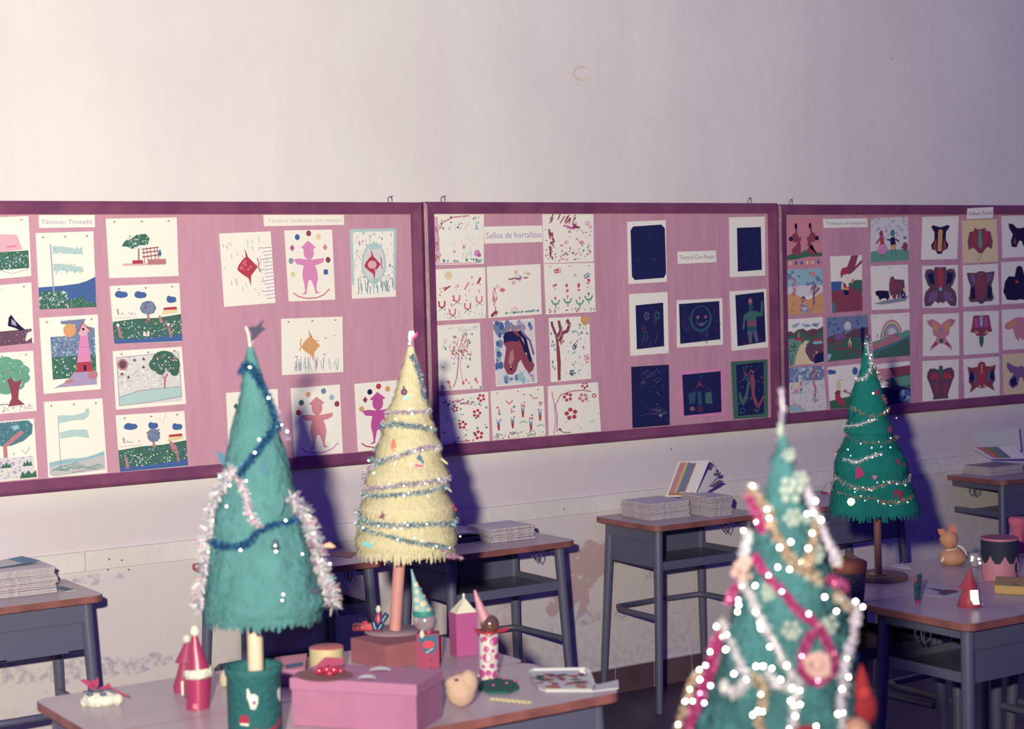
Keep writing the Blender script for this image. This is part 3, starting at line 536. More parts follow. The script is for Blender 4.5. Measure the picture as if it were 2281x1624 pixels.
# ---- right board, tempera pictures
s = Sheet(Q(1737,487, 1830,485, 1832,592, 1738,596),'C')
s.poly([(.02,.78),(.2,.72),(.45,.7),(.55,.66),(.7,.66),(.8,.72),(1,.72),(1,.8),(.6,.8),(.3,.84),(.02,.86)],'G')
for x_,f in ((.3,1),(.72,-1)):
    s.poly([(x_-.1,.74),(x_-.12,.64),(x_,.55),(x_+f*.08,.4),(x_+f*.13,.56),(x_+.12,.7),(x_+.14,.76)],'X').el(x_-f*.02,.4,.1,.1,'X',14).poly([(x_+f*.02,.42),(x_+f*.14,.38),(x_+f*.12,.48)],'X').el(x_-f*.14,.42,.055,.05,'K',12).el(x_+(0 if f>0 else -.04),.16,.04,.06,'K',12).ln([(x_+.01 if f>0 else x_-.03,.2),(x_,.32)],.03,'K')
for i,k in enumerate('YBBYYB'): s.el(.13+.15*i,.92,.035,.04,k,10).ln([(.13+.15*i,.88),(.15+.15*i,.84)],.02,'g')
drw(s, 'painting on pink paper of two brown puppies on a green mound')
s = Sheet(Q(1833,488, 1932,486, 1933,506, 1835,508)); s.text('Trabajos con tempera', .06,.96,.5,.5,'H')
s.done('title_card', 'faded white title card between the puppy and the dancing pair paintings', 'title card')
s = Sheet(Q(1941,486, 2022,482, 2025,580, 1938,584))
s.rect(0,0,1,.75,'L').dots(60,(0,0,1,.5),.03,('L','v','e')).poly([(0,.76),(.3,.74),(.7,.74),(1,.75),(1,1),(0,1)],'g')
s.poly([(.16,.74),(.24,.58),(.38,.6),(.46,.72),(.36,.82),(.24,.82)],'P').poly([(.22,.44),(.32,.42),(.36,.6),(.26,.62)],'R').el(.27,.36,.05,.07,'X').ln([(.24,.48),(.14,.58)],.04,'R').ln([(.26,.82),(.27,.9)],.03,'V').ln([(.33,.82),(.34,.89)],.03,'V').rect(.52,.62,.66,.74,'O').poly([(.5,.48),(.62,.44),(.66,.62),(.52,.64)],'N').el(.57,.36,.06,.08,'T').ln([(.5,.52),(.42,.5)],.03,'N').ln([(.64,.5),(.74,.56)],.03,'N').ln([(.55,.74),(.54,.86)],.03,'T').ln([(.63,.74),(.66,.86)],.03,'T').el(.9,.48,.05,.04,'H').el(.9,.68,.07,.1,'X').el(.82,.7,.03,.03,'V').pins()
drw(s, 'painting of a pair in pink skirt and dark jacket dancing on green grass')
s = Sheet(Q(1849,571, 1920,568, 1921,692, 1853,697))
s.poly([(0,.45),(.35,.45),(.3,.7),(.0,.9)],'B').poly([(.55,.5),(.8,.44),(1,.45),(1,.7),(.6,.62)],'G').poly([(0,.62),(.3,.6),(.6,.55),(.9,.65),(1,.72),(1,1),(0,1)],'X').poly([(.0,.8),(.12,.85),(.16,.95),(.05,1),(0,1)],'T').poly([(.66,0),(.88,0),(.78,.2),(1,.08),(1,.14),(.7,.3),(.58,.34),(.46,.28)],'X').poly([(.3,.3),(.36,.22),(.5,.2),(.56,.26),(.54,.33),(.4,.34),(.32,.4)],'R').poly([(.42,.36),(.54,.34),(.58,.46),(.46,.5)],'W').poly([(.36,.46),(.46,.5),(.54,.6),(.4,.6)],'R').rect(.4,.6,.56,.7,'N').ln([(.34,.58),(.56,.6)],.05,'O').poly([(.62,.46),(.7,.4),(.74,.44),(.66,.52)],'O')
drw(s, 'painting of a bearded figure in a red cap under a leaning trunk')
s = Sheet(Q(1738,602, 1831,598, 1835,698, 1739,702))
s.rect(0,0,1,.42,'b').dots(50,(0,.03,1,.36),.05,('b','H','b')).poly([(0,.4),(.4,.36),(1,.38),(1,.6),(0,.6)],'L').poly([(0,.56),(.2,.52),(.35,.6),(.6,.68),(.9,.56),(1,.52),(1,1),(0,1)],'O').el(.74,.12,.06,.06,'r').el(.74,.12,.04,.04,'O').strokes(20,(.14,.1,.3,.5),.1,1.3,.03,('x','p','V')).strokes(18,(.66,.4,.86,.6),.09,-1.2,.03,('V','x','D')).ln([(.74,.5),(.74,.8)],.05,'V').ln([(.22,.4),(.22,.6)],.05,'x').el(.46,.64,.06,.04,'D').el(.46,.69,.05,.05,'x').poly([(.38,.98),(.42,.76),(.54,.76),(.62,.98)],'v').strokes(12,(.4,.78,.55,.95),.06,0,.015,('W','H')).strokes(16,(.1,.7,.9,.95),.05,1.5,.02,('x','V','D'))
drw(s, 'painting of a striped figure among bare trees on orange sand under a blue sky')
s = Sheet(Q(1939,593, 2022,589, 2026,688, 1942,691))
s.poly([(.05,.86),(.3,.8),(.6,.76),(1,.7),(.9,.82),(.3,.88)],'E').poly([(.1,.58),(.18,.56),(.3,.56),(.46,.58),(.48,.72),(.42,.8),(.38,.74),(.26,.75),(.22,.8),(.18,.7),(.12,.66)],'K').poly([(.48,.4),(.52,.28),(.58,.24),(.64,.32),(.88,.34),(.9,.56),(.84,.66),(.5,.68),(.47,.55)],'D').rect(.62,.38,.8,.56,'X').poly([(.5,.3),(.58,.26),(.62,.6),(.5,.62)],'X').el(.6,.7,.06,.06,'X').el(.84,.68,.07,.08,'N').el(.84,.68,.03,.035,'E').el(.72,.7,.04,.05,'X').poly([(.84,.54),(.9,.5),(.92,.6),(.86,.62)],'Y').pins()
drw(s, 'painting of a dark horse drawn coach on white paper')
s = Sheet(Q(1740,712, 1833,706, 1835,808, 1741,816))
s.strokes(14,(.1,.12,.8,.18),.12,-.05,.03,('b','H')).poly([(0,.28),(.1,.26),(.2,.3),(.3,.24),(.45,.22),(.55,.28),(.7,.24),(.85,.26),(1,.2),(1,.5),(0,.5)],'D').poly([(0,.4),(.2,.32),(.34,.24),(.5,.34),(.7,.44),(.85,.34),(1,.24),(1,.6),(0,.6)],'G').rect(0,.42,.4,1,'g').poly([(.2,1),(.25,.8),(.35,.6),(.5,.48),(.62,.5),(.48,.62),(.5,.78),(.66,1)],'Y').poly([(.5,.64),(.6,.56),(1,.58),(1,.92),(.72,.98),(.62,.92),(.5,.74)],'D').poly([(.75,.84),(.85,.78),(1,.76),(1,.98),(.74,1)],'N').poly([(.7,.5),(.74,.46),(.94,.44),(.9,.52)],'R').rect(.72,.52,.96,.58,'b').rect(.2,.42,.48,.47,'R').strokes(26,(.02,.48,.22,.7),.05,1,.03,('g','r','G')).ln([(.08,.74),(.1,.98)],.02,'D').ln([(.16,.74),(.12,.98)],.015,'D').ln([(.33,.3),(.32,.42)],.03,'O').el(.8,.76,.03,.03,'O').el(.72,.82,.025,.03,'r')
drw(s, 'painting of a cream road winding past green hills and a red roof')
s = Sheet(Q(1841,707, 1933,701, 1936,796, 1843,806),'H')
s.dots(60,(0,0,1,.4),.03,('H','B')).poly([(0,.46),(.2,.4),(.4,.42),(.6,.34),(.8,.3),(1,.28),(1,1),(0,1)],'D').poly([(.0,.66),(.25,.56),(.5,.5),(.7,.5),(1,.55),(1,1),(0,1)],'G').el(.5,.23,.085,.1,'L',20).el(.47,.22,.01,.01,'K',6).el(.53,.21,.01,.01,'K',6).ln([(.47,.28),(.5,.3),(.53,.27)],.006,'K').poly([(.2,.42),(.28,.38),(.4,.4),(.46,.5),(.2,.54)],'V').ln([(.38,.58),(.2,.64),(.16,.72),(.4,.74),(.6,.76),(.74,.86),(.8,.9)],.03,'X').poly([(.5,.62),(.54,.5),(.58,.64),(.56,.72),(.5,.72)],'Y').rect(.51,.62,.55,.72,'R').poly([(.8,.34),(.84,.27),(.9,.3),(.92,1),(.84,1)],'N').poly([(.0,.82),(.1,.84),(.06,.94),(0,.98)],'b').rect(.5,.84,.56,.87,'X')
drw(s, 'night painting of a smiling moon over dark green hills')
s = Sheet(Q(1940,701, 2026,696, 2027,792, 1944,799))
for rx,ry,k in ((.3,.46,'C'),(.26,.41,'Y'),(.235,.37,'g'),(.21,.34,'v'),(.165,.27,'L')): s.poly([(.52+rx*math.cos(PI*i/20), .6-ry*math.sin(PI*i/20)) for i in range(21)],k)
s.poly([(0,.62),(.3,.56),(.6,.46),(.8,.46),(.88,.4),(1,.42),(1,.6),(0,.8)],'g').poly([(0,.68),(.3,.6),(.5,.5),(.7,.52),(.8,.6),(.4,.72),(0,.84)],'x').poly([(0,.82),(.3,.74),(.6,.66),(.84,.58),(1,.52),(1,1),(0,1)],'T').poly([(.05,1),(.2,.84),(.5,.76),(.8,.64),(.9,.58),(1,.66),(1,1)],'G').rect(.4,.48,.6,.52,'r').strokes(10,(.1,.5,.65,.56),.1,-1.5,.015,('G','E')).pins()
drw(s, 'painting of a rainbow arching over teal hills')
s = Sheet(Q(1741,820, 1834,814, 1842,913, 1745,920))
s.rect(0,0,1,.34,'H').dots(60,(0,.02,1,.4),.04,('b','H','b','L')).poly([(0,.34),(1,.32),(1,1),(0,1)],'L').dots(60,(.02,.4,.98,.95),.014,('r','C','p','R')).dots(24,(.05,.3,.6,.6),.035,('S','L','b')).ln([(.7,.72),(.74,.5),(.68,.34)],.06,'x').strokes(28,(.6,.16,.8,.34),.1,-1.2,.018,('V','x','D')).strokes(12,(.62,.72,.8,.76),.07,1.2,.015,('V','x')).el(.22,.42,.06,.08,'Y').poly([(.16,.5),(.26,.48),(.28,.58),(.18,.6)],'P').el(.35,.38,.04,.06,'C').rect(.32,.48,.38,.54,'H').poly([(.04,.98),(.05,.86),(.18,.84),(.3,.9),(.44,1)],'b').ln([(.04,.85),(.16,.82),(.3,.88),(.44,.99)],.014,'x')
drw(s, 'painting of a bare tree in a field of red flowers beside a small blue pond')
s = Sheet(Q(1843,818, 1932,808, 1935,905, 1849,914))
s.poly([(.0,.08),(.05,.06),(.2,.1),(.2,.18),(.02,.18)],'B').el(.68,.16,.07,.09,'B').poly([(0,.8),(.3,.76),(.7,.72),(1,.72),(1,1),(0,1)],'G').el(.25,.44,.06,.12,'Y').poly([(.14,.62),(.2,.56),(.3,.58),(.28,.68),(.16,.68)],'X').poly([(.14,.68),(.26,.68),(.34,.8),(.4,.92),(.3,.94),(.24,.86),(.16,.82)],'R').el(.4,.6,.05,.04,'x').ln([(.42,.62),(.6,.7)],.03,'x').el(.62,.7,.04,.03,'x').dots(6,(.1,.25,.6,.5),.014,('x','v'))
drw(s, 'painting of a fair haired girl in red on green grass behind the far tree')
s = Sheet(Q(1946,812, 2027,804, 2029,900, 1950,907))
s.rect(0,.12,1,.45,'C').poly([(.4,.12),(1,.1),(1,.4),(.6,.4)],'X').poly([(.3,.4),(1,.3),(1,.65),(.6,.66)],'G').poly([(.0,.6),(.6,.56),(1,.66),(1,1),(0,1)],'N').dots(18,(.7,.7,.96,.95),.06,('b','H','B')).ln([(.35,.5),(.5,.6),(.6,.66)],.05,'X').poly([(.5,.36),(1,.34),(1,.56),(.7,.58)],'g')
drw(s, 'painting of red cliffs above green land and dark water beside the far tree')
# ---- folded symmetric paintings
def blot(c, half, cols, label, base='W', extra=None):
    s = Sheet(Q(*c), base)
    for poly_, k in zip(half, cols):
        s.poly(poly_+[(1-u, v) for u, v in reversed(poly_)], k)
    if extra: extra(s)
    s.pins('p'); s.done('folded_painting', label, 'folded painting', None)
def mir(s, pts, k): s.poly(pts, k); s.poly([(1-u, v) for u, v in reversed(pts)], k)
blot((2055,483, 2136,481, 2132,577, 2052,579),[[(.5,.25),(.44,.24),(.3,.2),(.24,.24),(.3,.32),(.34,.36),(.34,.55),(.26,.66),(.28,.76),(.4,.8),(.44,.87),(.5,.87)],[(.5,.3),(.44,.32),(.44,.8),(.5,.82)]],['K','O'],'folded painting of a dark vase shape with orange middle, top of the first blot column','W',lambda s:(mir(s,[(.4,.5),(.34,.6),(.3,.76),(.42,.8)],'X'),mir(s,[(.42,.34),(.36,.4),(.4,.5)],'N')))
blot((2143,491, 2220,488, 2224,583, 2145,587),[[(.5,.22),(.42,.22),(.36,.18),(.32,.26),(.2,.28),(.14,.5),(.17,.7),(.28,.64),(.38,.7),(.44,.78),(.5,.78)],[(.5,.24),(.46,.26),(.44,.6),(.5,.68)]],['X','g'],'folded painting of a dark red tulip on yellow paper','Y',lambda s:(mir(s,[(.38,.26),(.28,.34),(.3,.56),(.4,.6)],'R'),s.ln([(.52,.78),(.5,.88),(.4,.95)],.02,'g')))
s = Sheet(Q(2155,464, 2213,461, 2212,486, 2153,489), Y=-.0405); s.text('Dibujo Facial', .08,.94,.5,.45,'V')
s.done('title_card', 'white title card pinned over the top frame above the yellow tulip painting', 'title card')
blot((2231,481, 2312,478, 2312,571, 2233,575),[[(.5,.3),(.42,.3),(.3,.2),(.18,.18),(.2,.3),(.3,.45),(.24,.6),(.26,.74),(.4,.76),(.46,.62),(.5,.6)]],['K'],'folded painting of a dark butterfly with red spots cut by the right picture edge, top','W',lambda s:mir(s,[(.36,.5),(.3,.66),(.4,.7)],'X'))
blot((2054,592, 2134,590, 2134,685, 2056,686),[[(.5,.04),(.34,.04),(.33,.12),(.24,.08),(.1,.1),(.06,.25),(.14,.45),(.2,.52),(.08,.62),(.03,.8),(.06,.97),(.22,.96),(.34,.84),(.44,.9),(.5,.86)],[(.5,.06),(.42,.1),(.42,.4),(.46,.52),(.5,.54)]],['D','R'],'folded painting of a large dark purple moth filling its sheet','W',lambda s:(mir(s,[(.3,.16),(.14,.2),(.2,.42),(.34,.46)],'N'),mir(s,[(.4,.6),(.2,.66),(.14,.86),(.36,.82),(.42,.74)],'V'),s.el(.5,.56,.04,.05,'b',10)))
blot((2145,591, 2223,587, 2226,679, 2146,684),[[(.5,.16),(.42,.17),(.36,.2),(.1,.18),(.14,.36),(.2,.5),(.18,.7),(.14,.82),(.2,.9),(.4,.9),(.46,.95),(.5,.95)],[(.5,.2),(.4,.24),(.36,.5),(.4,.8),(.5,.84)]],['D','X'],'folded painting of a red and plum cape shape with wide shoulders','W',lambda s:(mir(s,[(.34,.24),(.2,.24),(.22,.38),(.34,.46)],'V'),mir(s,[(.3,.5),(.2,.6),(.22,.84),(.34,.8)],'K')))
blot((2230,584, 2310,580, 2312,674, 2232,678),[[(.5,.1),(.42,.14),(.36,.36),(.2,.34),(.1,.45),(.04,.7),(.14,.9),(.4,.92),(.5,.9)]],['K'],'folded painting of a big black heart like blot cut by the right picture edge','W',lambda s:s.el(.42,.48,.05,.04,'R',10))
blot((2056,700, 2136,697, 2137,792, 2056,794),[[(.5,.26),(.42,.2),(.26,.12),(.1,.16),(.14,.26),(.26,.34),(.28,.5),(.38,.56),(.32,.66),(.22,.76),(.2,.88),(.36,.76),(.46,.7),(.5,.72)]],['C'],'folded painting of an orange and brown butterfly with a green heart spot','W',lambda s:(mir(s,[(.4,.24),(.26,.2),(.3,.36),(.4,.46)],'O'),mir(s,[(.24,.14),(.12,.18),(.24,.28)],'x'),s.el(.5,.64,.06,.06,'G',12),s.el(.5,.4,.05,.06,'E',10),mir(s,[(.34,.66),(.24,.8),(.4,.72)],'X')))
blot((2146,694, 2225,692, 2225,786, 2147,791),[[(.5,.1),(.4,.1),(.28,.1),(.24,.3),(.22,.4),(.18,.48),(.3,.5),(.38,.58),(.46,.58),(.5,.56)],[(.5,.08),(.46,.1),(.46,.34),(.5,.38)],[(.5,.56),(.43,.6),(.44,.74),(.48,.84),(.5,.84)]],['X','b','G'],'folded painting of a crimson iris flower with green stem bulb','W',lambda s:(mir(s,[(.42,.14),(.32,.16),(.3,.36),(.42,.4)],'M'),mir(s,[(.36,.44),(.3,.5),(.44,.54)],'O')))
blot((2231,690, 2310,686, 2312,776, 2234,780),[[(.5,.2),(.36,.22),(.24,.28),(.1,.34),(.06,.46),(.14,.5),(.3,.48),(.36,.7),(.44,.8),(.5,.7)]],['C'],'folded painting of a salmon and orange bloom cut by the right picture edge','W',lambda s:mir(s,[(.34,.26),(.14,.36),(.2,.46),(.4,.4)],'O'))
blot((2055,804, 2136,800, 2135,894, 2055,899),[[(.5,.14),(.45,.14),(.44,.24),(.32,.2),(.2,.2),(.13,.3),(.12,.42),(.2,.6),(.26,.76),(.3,.88),(.28,.97),(.5,.97)],[(.5,.16),(.45,.2),(.45,.34),(.5,.38)]],['D','G'],'folded painting of a dark strawberry shape with green stalk, bottom of the first blot column','W',lambda s:(mir(s,[(.42,.32),(.24,.34),(.2,.46),(.42,.48)],'R'),mir(s,[(.42,.56),(.3,.6),(.34,.84),(.44,.86)],'X')))
blot((2146,800, 2226,794, 2227,884, 2149,892),[[(.5,.1),(.42,.12),(.38,.22),(.24,.24),(.1,.2),(.14,.42),(.12,.6),(.2,.7),(.14,.88),(.24,.82),(.36,.74),(.44,.78),(.5,.78)],[(.5,.14),(.45,.18),(.4,.5),(.46,.66),(.5,.66)]],['X','R'],'folded painting of a red and green blot with four pointed corners, bottom row','W',lambda s:(mir(s,[(.2,.28),(.14,.5),(.2,.64),(.3,.5)],'N'),s.ln([(.5,.16),(.5,.4)],.03,'O'),mir(s,[(.46,.68),(.38,.72),(.46,.78)],'O'),mir(s,[(.3,.3),(.28,.6),(.36,.6)],'T')))
blot((2233,789, 2312,785, 2314,876, 2236,881),[[(.5,.3),(.44,.34),(.3,.3),(.12,.2),(.1,.32),(.2,.46),(.3,.5),(.2,.6),(.14,.74),(.24,.86),(.4,.8),(.46,.6),(.5,.6)]],['V'],'folded painting of a violet butterfly on yellow paper cut by the right picture edge','Y',lambda s:mir(s,[(.34,.54),(.18,.66),(.24,.82),(.38,.76)],'N'))
# ------------------------------------------------------------------ school desks
metal = mat('grey_blue_enamel', (.105, .108, .19), .42, spec=.5, bump=.03, bscale=80)
edge_m = mat('desk_edge_wood', (.30, .11, .11), .5, var=.35, vscale=14)
top_m = mat('desk_laminate', (.44, .365, .43), .30, spec=.5, bump=.02, bscale=120, var=.06, vscale=10)
DW, DD, DH = .565, .41, .735
def rounded(w, d, r, n=5):
    out = []
    for cx, cy, a0 in ((w/2-r, d/2-r, 0), (-w/2+r, d/2-r, PI/2), (-w/2+r, -d/2+r, PI), (w/2-r, -d/2+r, 1.5*PI)):
        for i in range(n+1): a = a0+PI/2*i/n; out.append((cx+r*math.cos(a), cy+r*math.sin(a)))
    return out
def make_desk():
    t = thing('school_desk', 'desk', 'desk', (0, 0, 0))
    m = MB(); m.slab(rounded(DW, DD, .035), DH-.022, DH, top_m, edge_m, .0012); m.build('desk_top', t)
    zt = DH-.0225; w = DW/2-.046; d = DD/2-.044
    m = MB()   # open book tray: floor with turned lip, closed back, one closed side
    m.box((-w, -d, .556), (w, d, .562), metal, .001)
    m.box((-w, -d-.004, .552), (w, -d+.002, .585), metal, .002); m.box((w-.004, -d, .556), (w, d, .585), metal, .001)
    m.build('book_tray', t)
    m = MB(); m.box((-w, d-.004, .556), (w, d, zt), metal, .001); m.box((-w-.004, d, zt-.062), (w+.004, d+.012, zt), metal, .003); m.build('back_panel', t)
    m = MB(); m.box((-w, -d, .556), (-w+.004, d, zt), metal, .001); m.box((-w-.012, -d, zt-.05), (-w, d, zt), metal, .003); m.build('side_panel', t)
    m = MB(); m.box((w, -d, zt-.03), (w+.012, d, zt), metal, .003); m.build('side_rail', t)
    for sx in (-1, 1):
        for sy in (-1, 1):
            m = MB(); m.tube([(sx*(w-.004), sy*(d-.006), zt), (sx*(w+.012), sy*(d+.009), .36), (sx*(w+.030), sy*(d+.024), 0)], .0195, metal, 14, .0145); m.build('leg', t)
    m = MB(); L = []
    for (x, y) in ((-w-.006, -d+.02), (-w-.002, d-.06), (-w+.03, d-.01), (0, d), (w-.03, d-.01), (w-.004, d-.05), (w+.008, -d+.02)): L.append((x, y, .365))
    m.tube(L, .0115, metal, 10); m.build('brace', t)
    m = MB()
    for o_ in (-.012, .012): m.tube([(w-.01, o_-.03+.0, zt-.01), (w-.01, o_-.034, zt-.05), (w-.01, o_-.02, zt-.07), (w-.01, o_+.0, zt-.055), (w-.01, o_+.004, zt-.03)], .0022, metal, 6)
    m.build('bag_hook', t); return t
desk0 = make_desk(); first = [True]
def desk(xl, yf, label, turned=False, rz=0, group=None):
    o = desk0 if first[0] else copy_tree(desk0); first[0] = False
    o.location = (xl+DW/2, yf+DD/2, 0); o.rotation_euler = (0, 0, (PI if turned else 0)+rz); o['label'] = label
    if group: o['group'] = group
    return o
desk(1.363, -.395, 'grey metal school desk against the wall at far left, magazine stack on it', True)
desk(2.385, -.395, 'dark school desk against the wall mostly hidden between the teal and cream paper trees')
desk(3.142, -.475, 'school desk by the wall just behind the cream tree, thin stack of booklets on it')
desk(4.13, -.40, 'school desk by the wall carrying the tallest booklets and one standing open')
desk(4.96, -.42, 'shadowed school desk by the wall behind the far green fringed tree', True)
desk(6.17, -.335, 'farthest school desk by the wall at the right picture edge', True)
desk(1.285, -2.065, 'near school desk at far left with the white cotton animal on it')
desk(1.8555, -2.065, 'school desk under the terracotta box and the cream tree')
desk(1.282, -2.478, 'school desk at the bottom edge under the teal tree pot', True)
desk(1.851, -2.478, 'school desk with the paper plate and green wreath at its corner', True)
desk(3.44, -2.043, 'school desk under the dark round box and the far green tree')
desk(4.0065, -2.043, 'school desk under the orange cat, at the right picture edge')
desk(3.60, -2.455, 'school desk with the red cone bell figure near its front corner', True)
desk(4.1665, -2.455, 'school desk cut by the right picture edge under the yellow block', True)
# ------------------------------------------------------------------ helpers for the things on the desks
def item(name, label, cat, px, py, z=DH, rz=0, group=None):
    P = on_z(px, py, z); return thing(name, label, cat, P, -YAW+rz, group), depth(P)/FPX
HN = Vector((fw.x, fw.y, 0)).normalized()
def plane_pt(P, px, py):
    d = ray(px, py); q = CAM+d*((P-CAM).dot(HN)/d.dot(HN))-P; return q.dot(_r), q.z
def foil(name, c, r=.3, metal=.85): return mat(name, c, r, metal=metal)
silver = foil('silver_tinsel', (.55, .53, .60), .45, .45); lilac = foil('lilac_tinsel', (.50, .44, .62), .5, .25); whitet = foil('white_tinsel', (.66, .64, .68), .5, .2)
bluet = foil('blue_tinsel', (.015, .07, .22), .4, .4); tealt = foil('teal_tinsel', (.10, .30, .36), .45, .4); goldt = foil('gold_tinsel', (.42, .28, .17), .45, .5)
brownt = foil('dull_gold_tinsel', (.26, .15, .13), .5, .4); magt = foil('magenta_tinsel', (.36, .012, .16), .5, .35); pinkt = foil('pink_tinsel', (.48, .14, .32), .45, .3)
sequin = mat('sequin', (.95, .93, .88), .26, metal=1); goldseq = mat('gold_sequin', (.95, .80, .58), .26, metal=1); pinkseq = mat('pink_sequin', (.9, .3, .55), .28, metal=1)
cotton = mat('cotton_wool', (.62, .60, .56), .95, bump=.6, bscale=90)
def rot_local(v): return Matrix.Rotation(YAW, 3, 'Z') @ v       # world to item axes
def flake(mb, p, P, size, m, jit=.0):
    w = P+Matrix.Rotation(-YAW, 3, 'Z') @ p
    n = ((FLASH-w).normalized()+(CAM-w).normalized()).normalized(); n = rot_local(n)
    if jit: n = (n+Vector((rnd.uniform(-jit, jit), rnd.uniform(-jit, jit), rnd.uniform(-jit, jit)))).normalized()
    a = n.cross(Vector((0, 0, 1))).normalized(); b = n.cross(a); c = p+n*.002
    mb.face([c+size*(math.cos(i*PI/3)*a+math.sin(i*PI/3)*b) for i in range(6)], m)
def resample(path, step):
    path = [Vector(p) for p in path]; out = [path[0]]
    for a, b in zip(path, path[1:]):
        n = max(1, int((b-a).length/step))
        for i in range(1, n+1): out.append(a.lerp(b, i/n))
    return out
def smoothp(path, it=2):
    p = [Vector(q) for q in path]
    for _ in range(it):
        o = [p[0]]
        for a, b in zip(p, p[1:]): o += [a.lerp(b, .25), a.lerp(b, .75)]
        p = o+[p[-1]]
    return p
def tinsel(mb, path, L, per, mats, w=.0007, core=None, coreR=.0018):
    path = resample(smoothp(path), .0022)
    if core: mb.tube(path[::2] if len(path) > 4 else path, coreR, core, 5)
    for p in path:
        for _ in range(per):
            d = Vector((rnd.gauss(0, 1), rnd.gauss(0, 1), rnd.gauss(0, 1))).normalized(); l = L*rnd.uniform(.5, 1.15)
            a = d.orthogonal().normalized(); a = Matrix.Rotation(rnd.uniform(0, 6), 3, d) @ a
            tip = p+d*l+Vector((0, 0, -l*.12)); mb.face([p-a*w, p+a*w, tip+a*w*.7, tip-a*w*.7], rnd.choice(mats))
class Tree:
    def __init__(s, name, label, P, rows, mt, seg=56, depthk=.9, lump=.03, fringe=None, rot=1.0):
        s.P = P; s.t = thing(name, label, 'christmas tree', P, -YAW); s.k = depthk
        pr = []
        for (y, xl, xr) in rows:
            a, z = plane_pt(P, xl, y); b, _ = plane_pt(P, xr, y); pr.append((z, (a+b)/2, (b-a)/2))
        s.pr = sorted(pr, key=lambda q: -q[0]); m = MB(); R = []
        z0, z1 = s.pr[-1][0], s.pr[0][0]; N = int((z1-z0)/.006)
        for i in range(N+1):
            z = z1+(z0-z1)*i/N; cx, r = s.at(z); row = []
            for j in range(seg):
                a = 2*PI*j/seg; q = Vector((math.cos(a), math.sin(a)*depthk, 0))
                f = 1+lump*noise.noise(Vector((math.cos(a)*3, math.sin(a)*3, z*22)))+lump*.6*noise.noise(Vector((math.cos(a)*9, math.sin(a)*9, z*70)))
                zz = z-(.009*abs(noise.noise(Vector((math.cos(a)*7, math.sin(a)*7, 4)))) if i == N else 0)
                row.append(Vector((cx, 0, zz))+q*r*f)
            R.append(row)
        m.grid(R, mt, True, True); cx, r = s.at(z0); m.face([v for v in R[-1]], mt); m.face(R[0][::-1], mt)
        if fringe:
            zs, L, w, out, n_ = fringe
            for z in zs:
                cx, r = s.at(z)
                n = int(n_*2*PI*r/w)
                for i in range(n):
                    a = 2*PI*(i+rnd.random()*.7)/n; c_, s_ = math.cos(a), math.sin(a); l = L*rnd.uniform(.6, 1.15)
                    rad = Vector((c_, s_*depthk, 0)); tn = Vector((-s_, c_, 0))
                    p0 = Vector((cx, 0, z+rnd.uniform(-.003, .003)))+rad*(r*.985)
                    cx2, r2 = s.at(z-l); p1 = Vector((cx2+(cx-cx2)*.3, 0, z-l*.55))+rad*(r*.5+r2*.5+out*rnd.uniform(.2, 1)); p2 = Vector((cx2, 0, z-l))+rad*(r2+out*rnd.uniform(-.2, 1.4))+tn*rnd.uniform(-.3, .3)*w
                    m.face([p0-tn*w/2, p0+tn*w/2, p1+tn*w/2, p1-tn*w/2], mt); m.face([p1-tn*w/2, p1+tn*w/2, p2+tn*w*.35, p2-tn*w*.35], mt)
        m.build('foliage', s.t)
    def at(s, z):
        pr = s.pr
        if z >= pr[0][0]: return pr[0][1], pr[0][2]
        for a, b in zip(pr, pr[1:]):
            if z >= b[0]:
                f = (a[0]-z)/(a[0]-b[0]); return a[1]+(b[1]-a[1])*f, a[2]+(b[2]-a[2])*f
        return pr[-1][1], pr[-1][2]
    def sp(s, px, py, lift=.002, back=False):
        x, z = plane_pt(s.P, px, py); cx, r = s.at(z); r += lift; d = x-cx
        y = math.sqrt(max(r*r-d*d, 0))*s.k; return Vector((x, y if back else -y, z))
    def garland(s, name, pts, L, per, mats, core=None, w=.0007, wrap=None, lift=.003):
        m = MB(); path = []
        for i, (a, b) in enumerate(zip(pts, pts[1:])):
            n = 6
            for j in range(n): path.append(s.sp(a[0]+(b[0]-a[0])*j/n, a[1]+(b[1]-a[1])*j/n, lift))
        path.append(s.sp(*pts[-1], lift))
        if wrap:       # carry on round the back of the tree to the next front pass
            a, b = pts[-1], wrap; n = 14
            for j in range(1, n+1):
                f = j/n; x, z = plane_pt(s.P, a[0]+(b[0]-a[0])*f, a[1]+(b[1]-a[1])*f); cx, r = s.at(z); an = PI*f
                path.append(Vector((cx+(r+.003)*math.cos(an), (r+.003)*math.sin(an)*s.k, z)))
        tinsel(m, path, L, per, mats, w, core); return m.build(name, s.t)
    def sequins(s, name, pts, size, m, lift=.008):
        for q in pts:
            mb = MB(); k = size*(q[2] if len(q) > 2 else 1); p = s.sp(q[0], q[1], lift); flake(mb, p, s.P, k, m); mb.build(name, s.t)
    def trunk(s, px0, py0, px1, py1, r, m):
        a = plane_pt(s.P, px0, py0); b = plane_pt(s.P, px1, py1); mb = MB()
        mb.tube([(a[0], 0, a[1]), (b[0], 0, b[1])], r, m, 18); return mb.build('trunk', s.t)
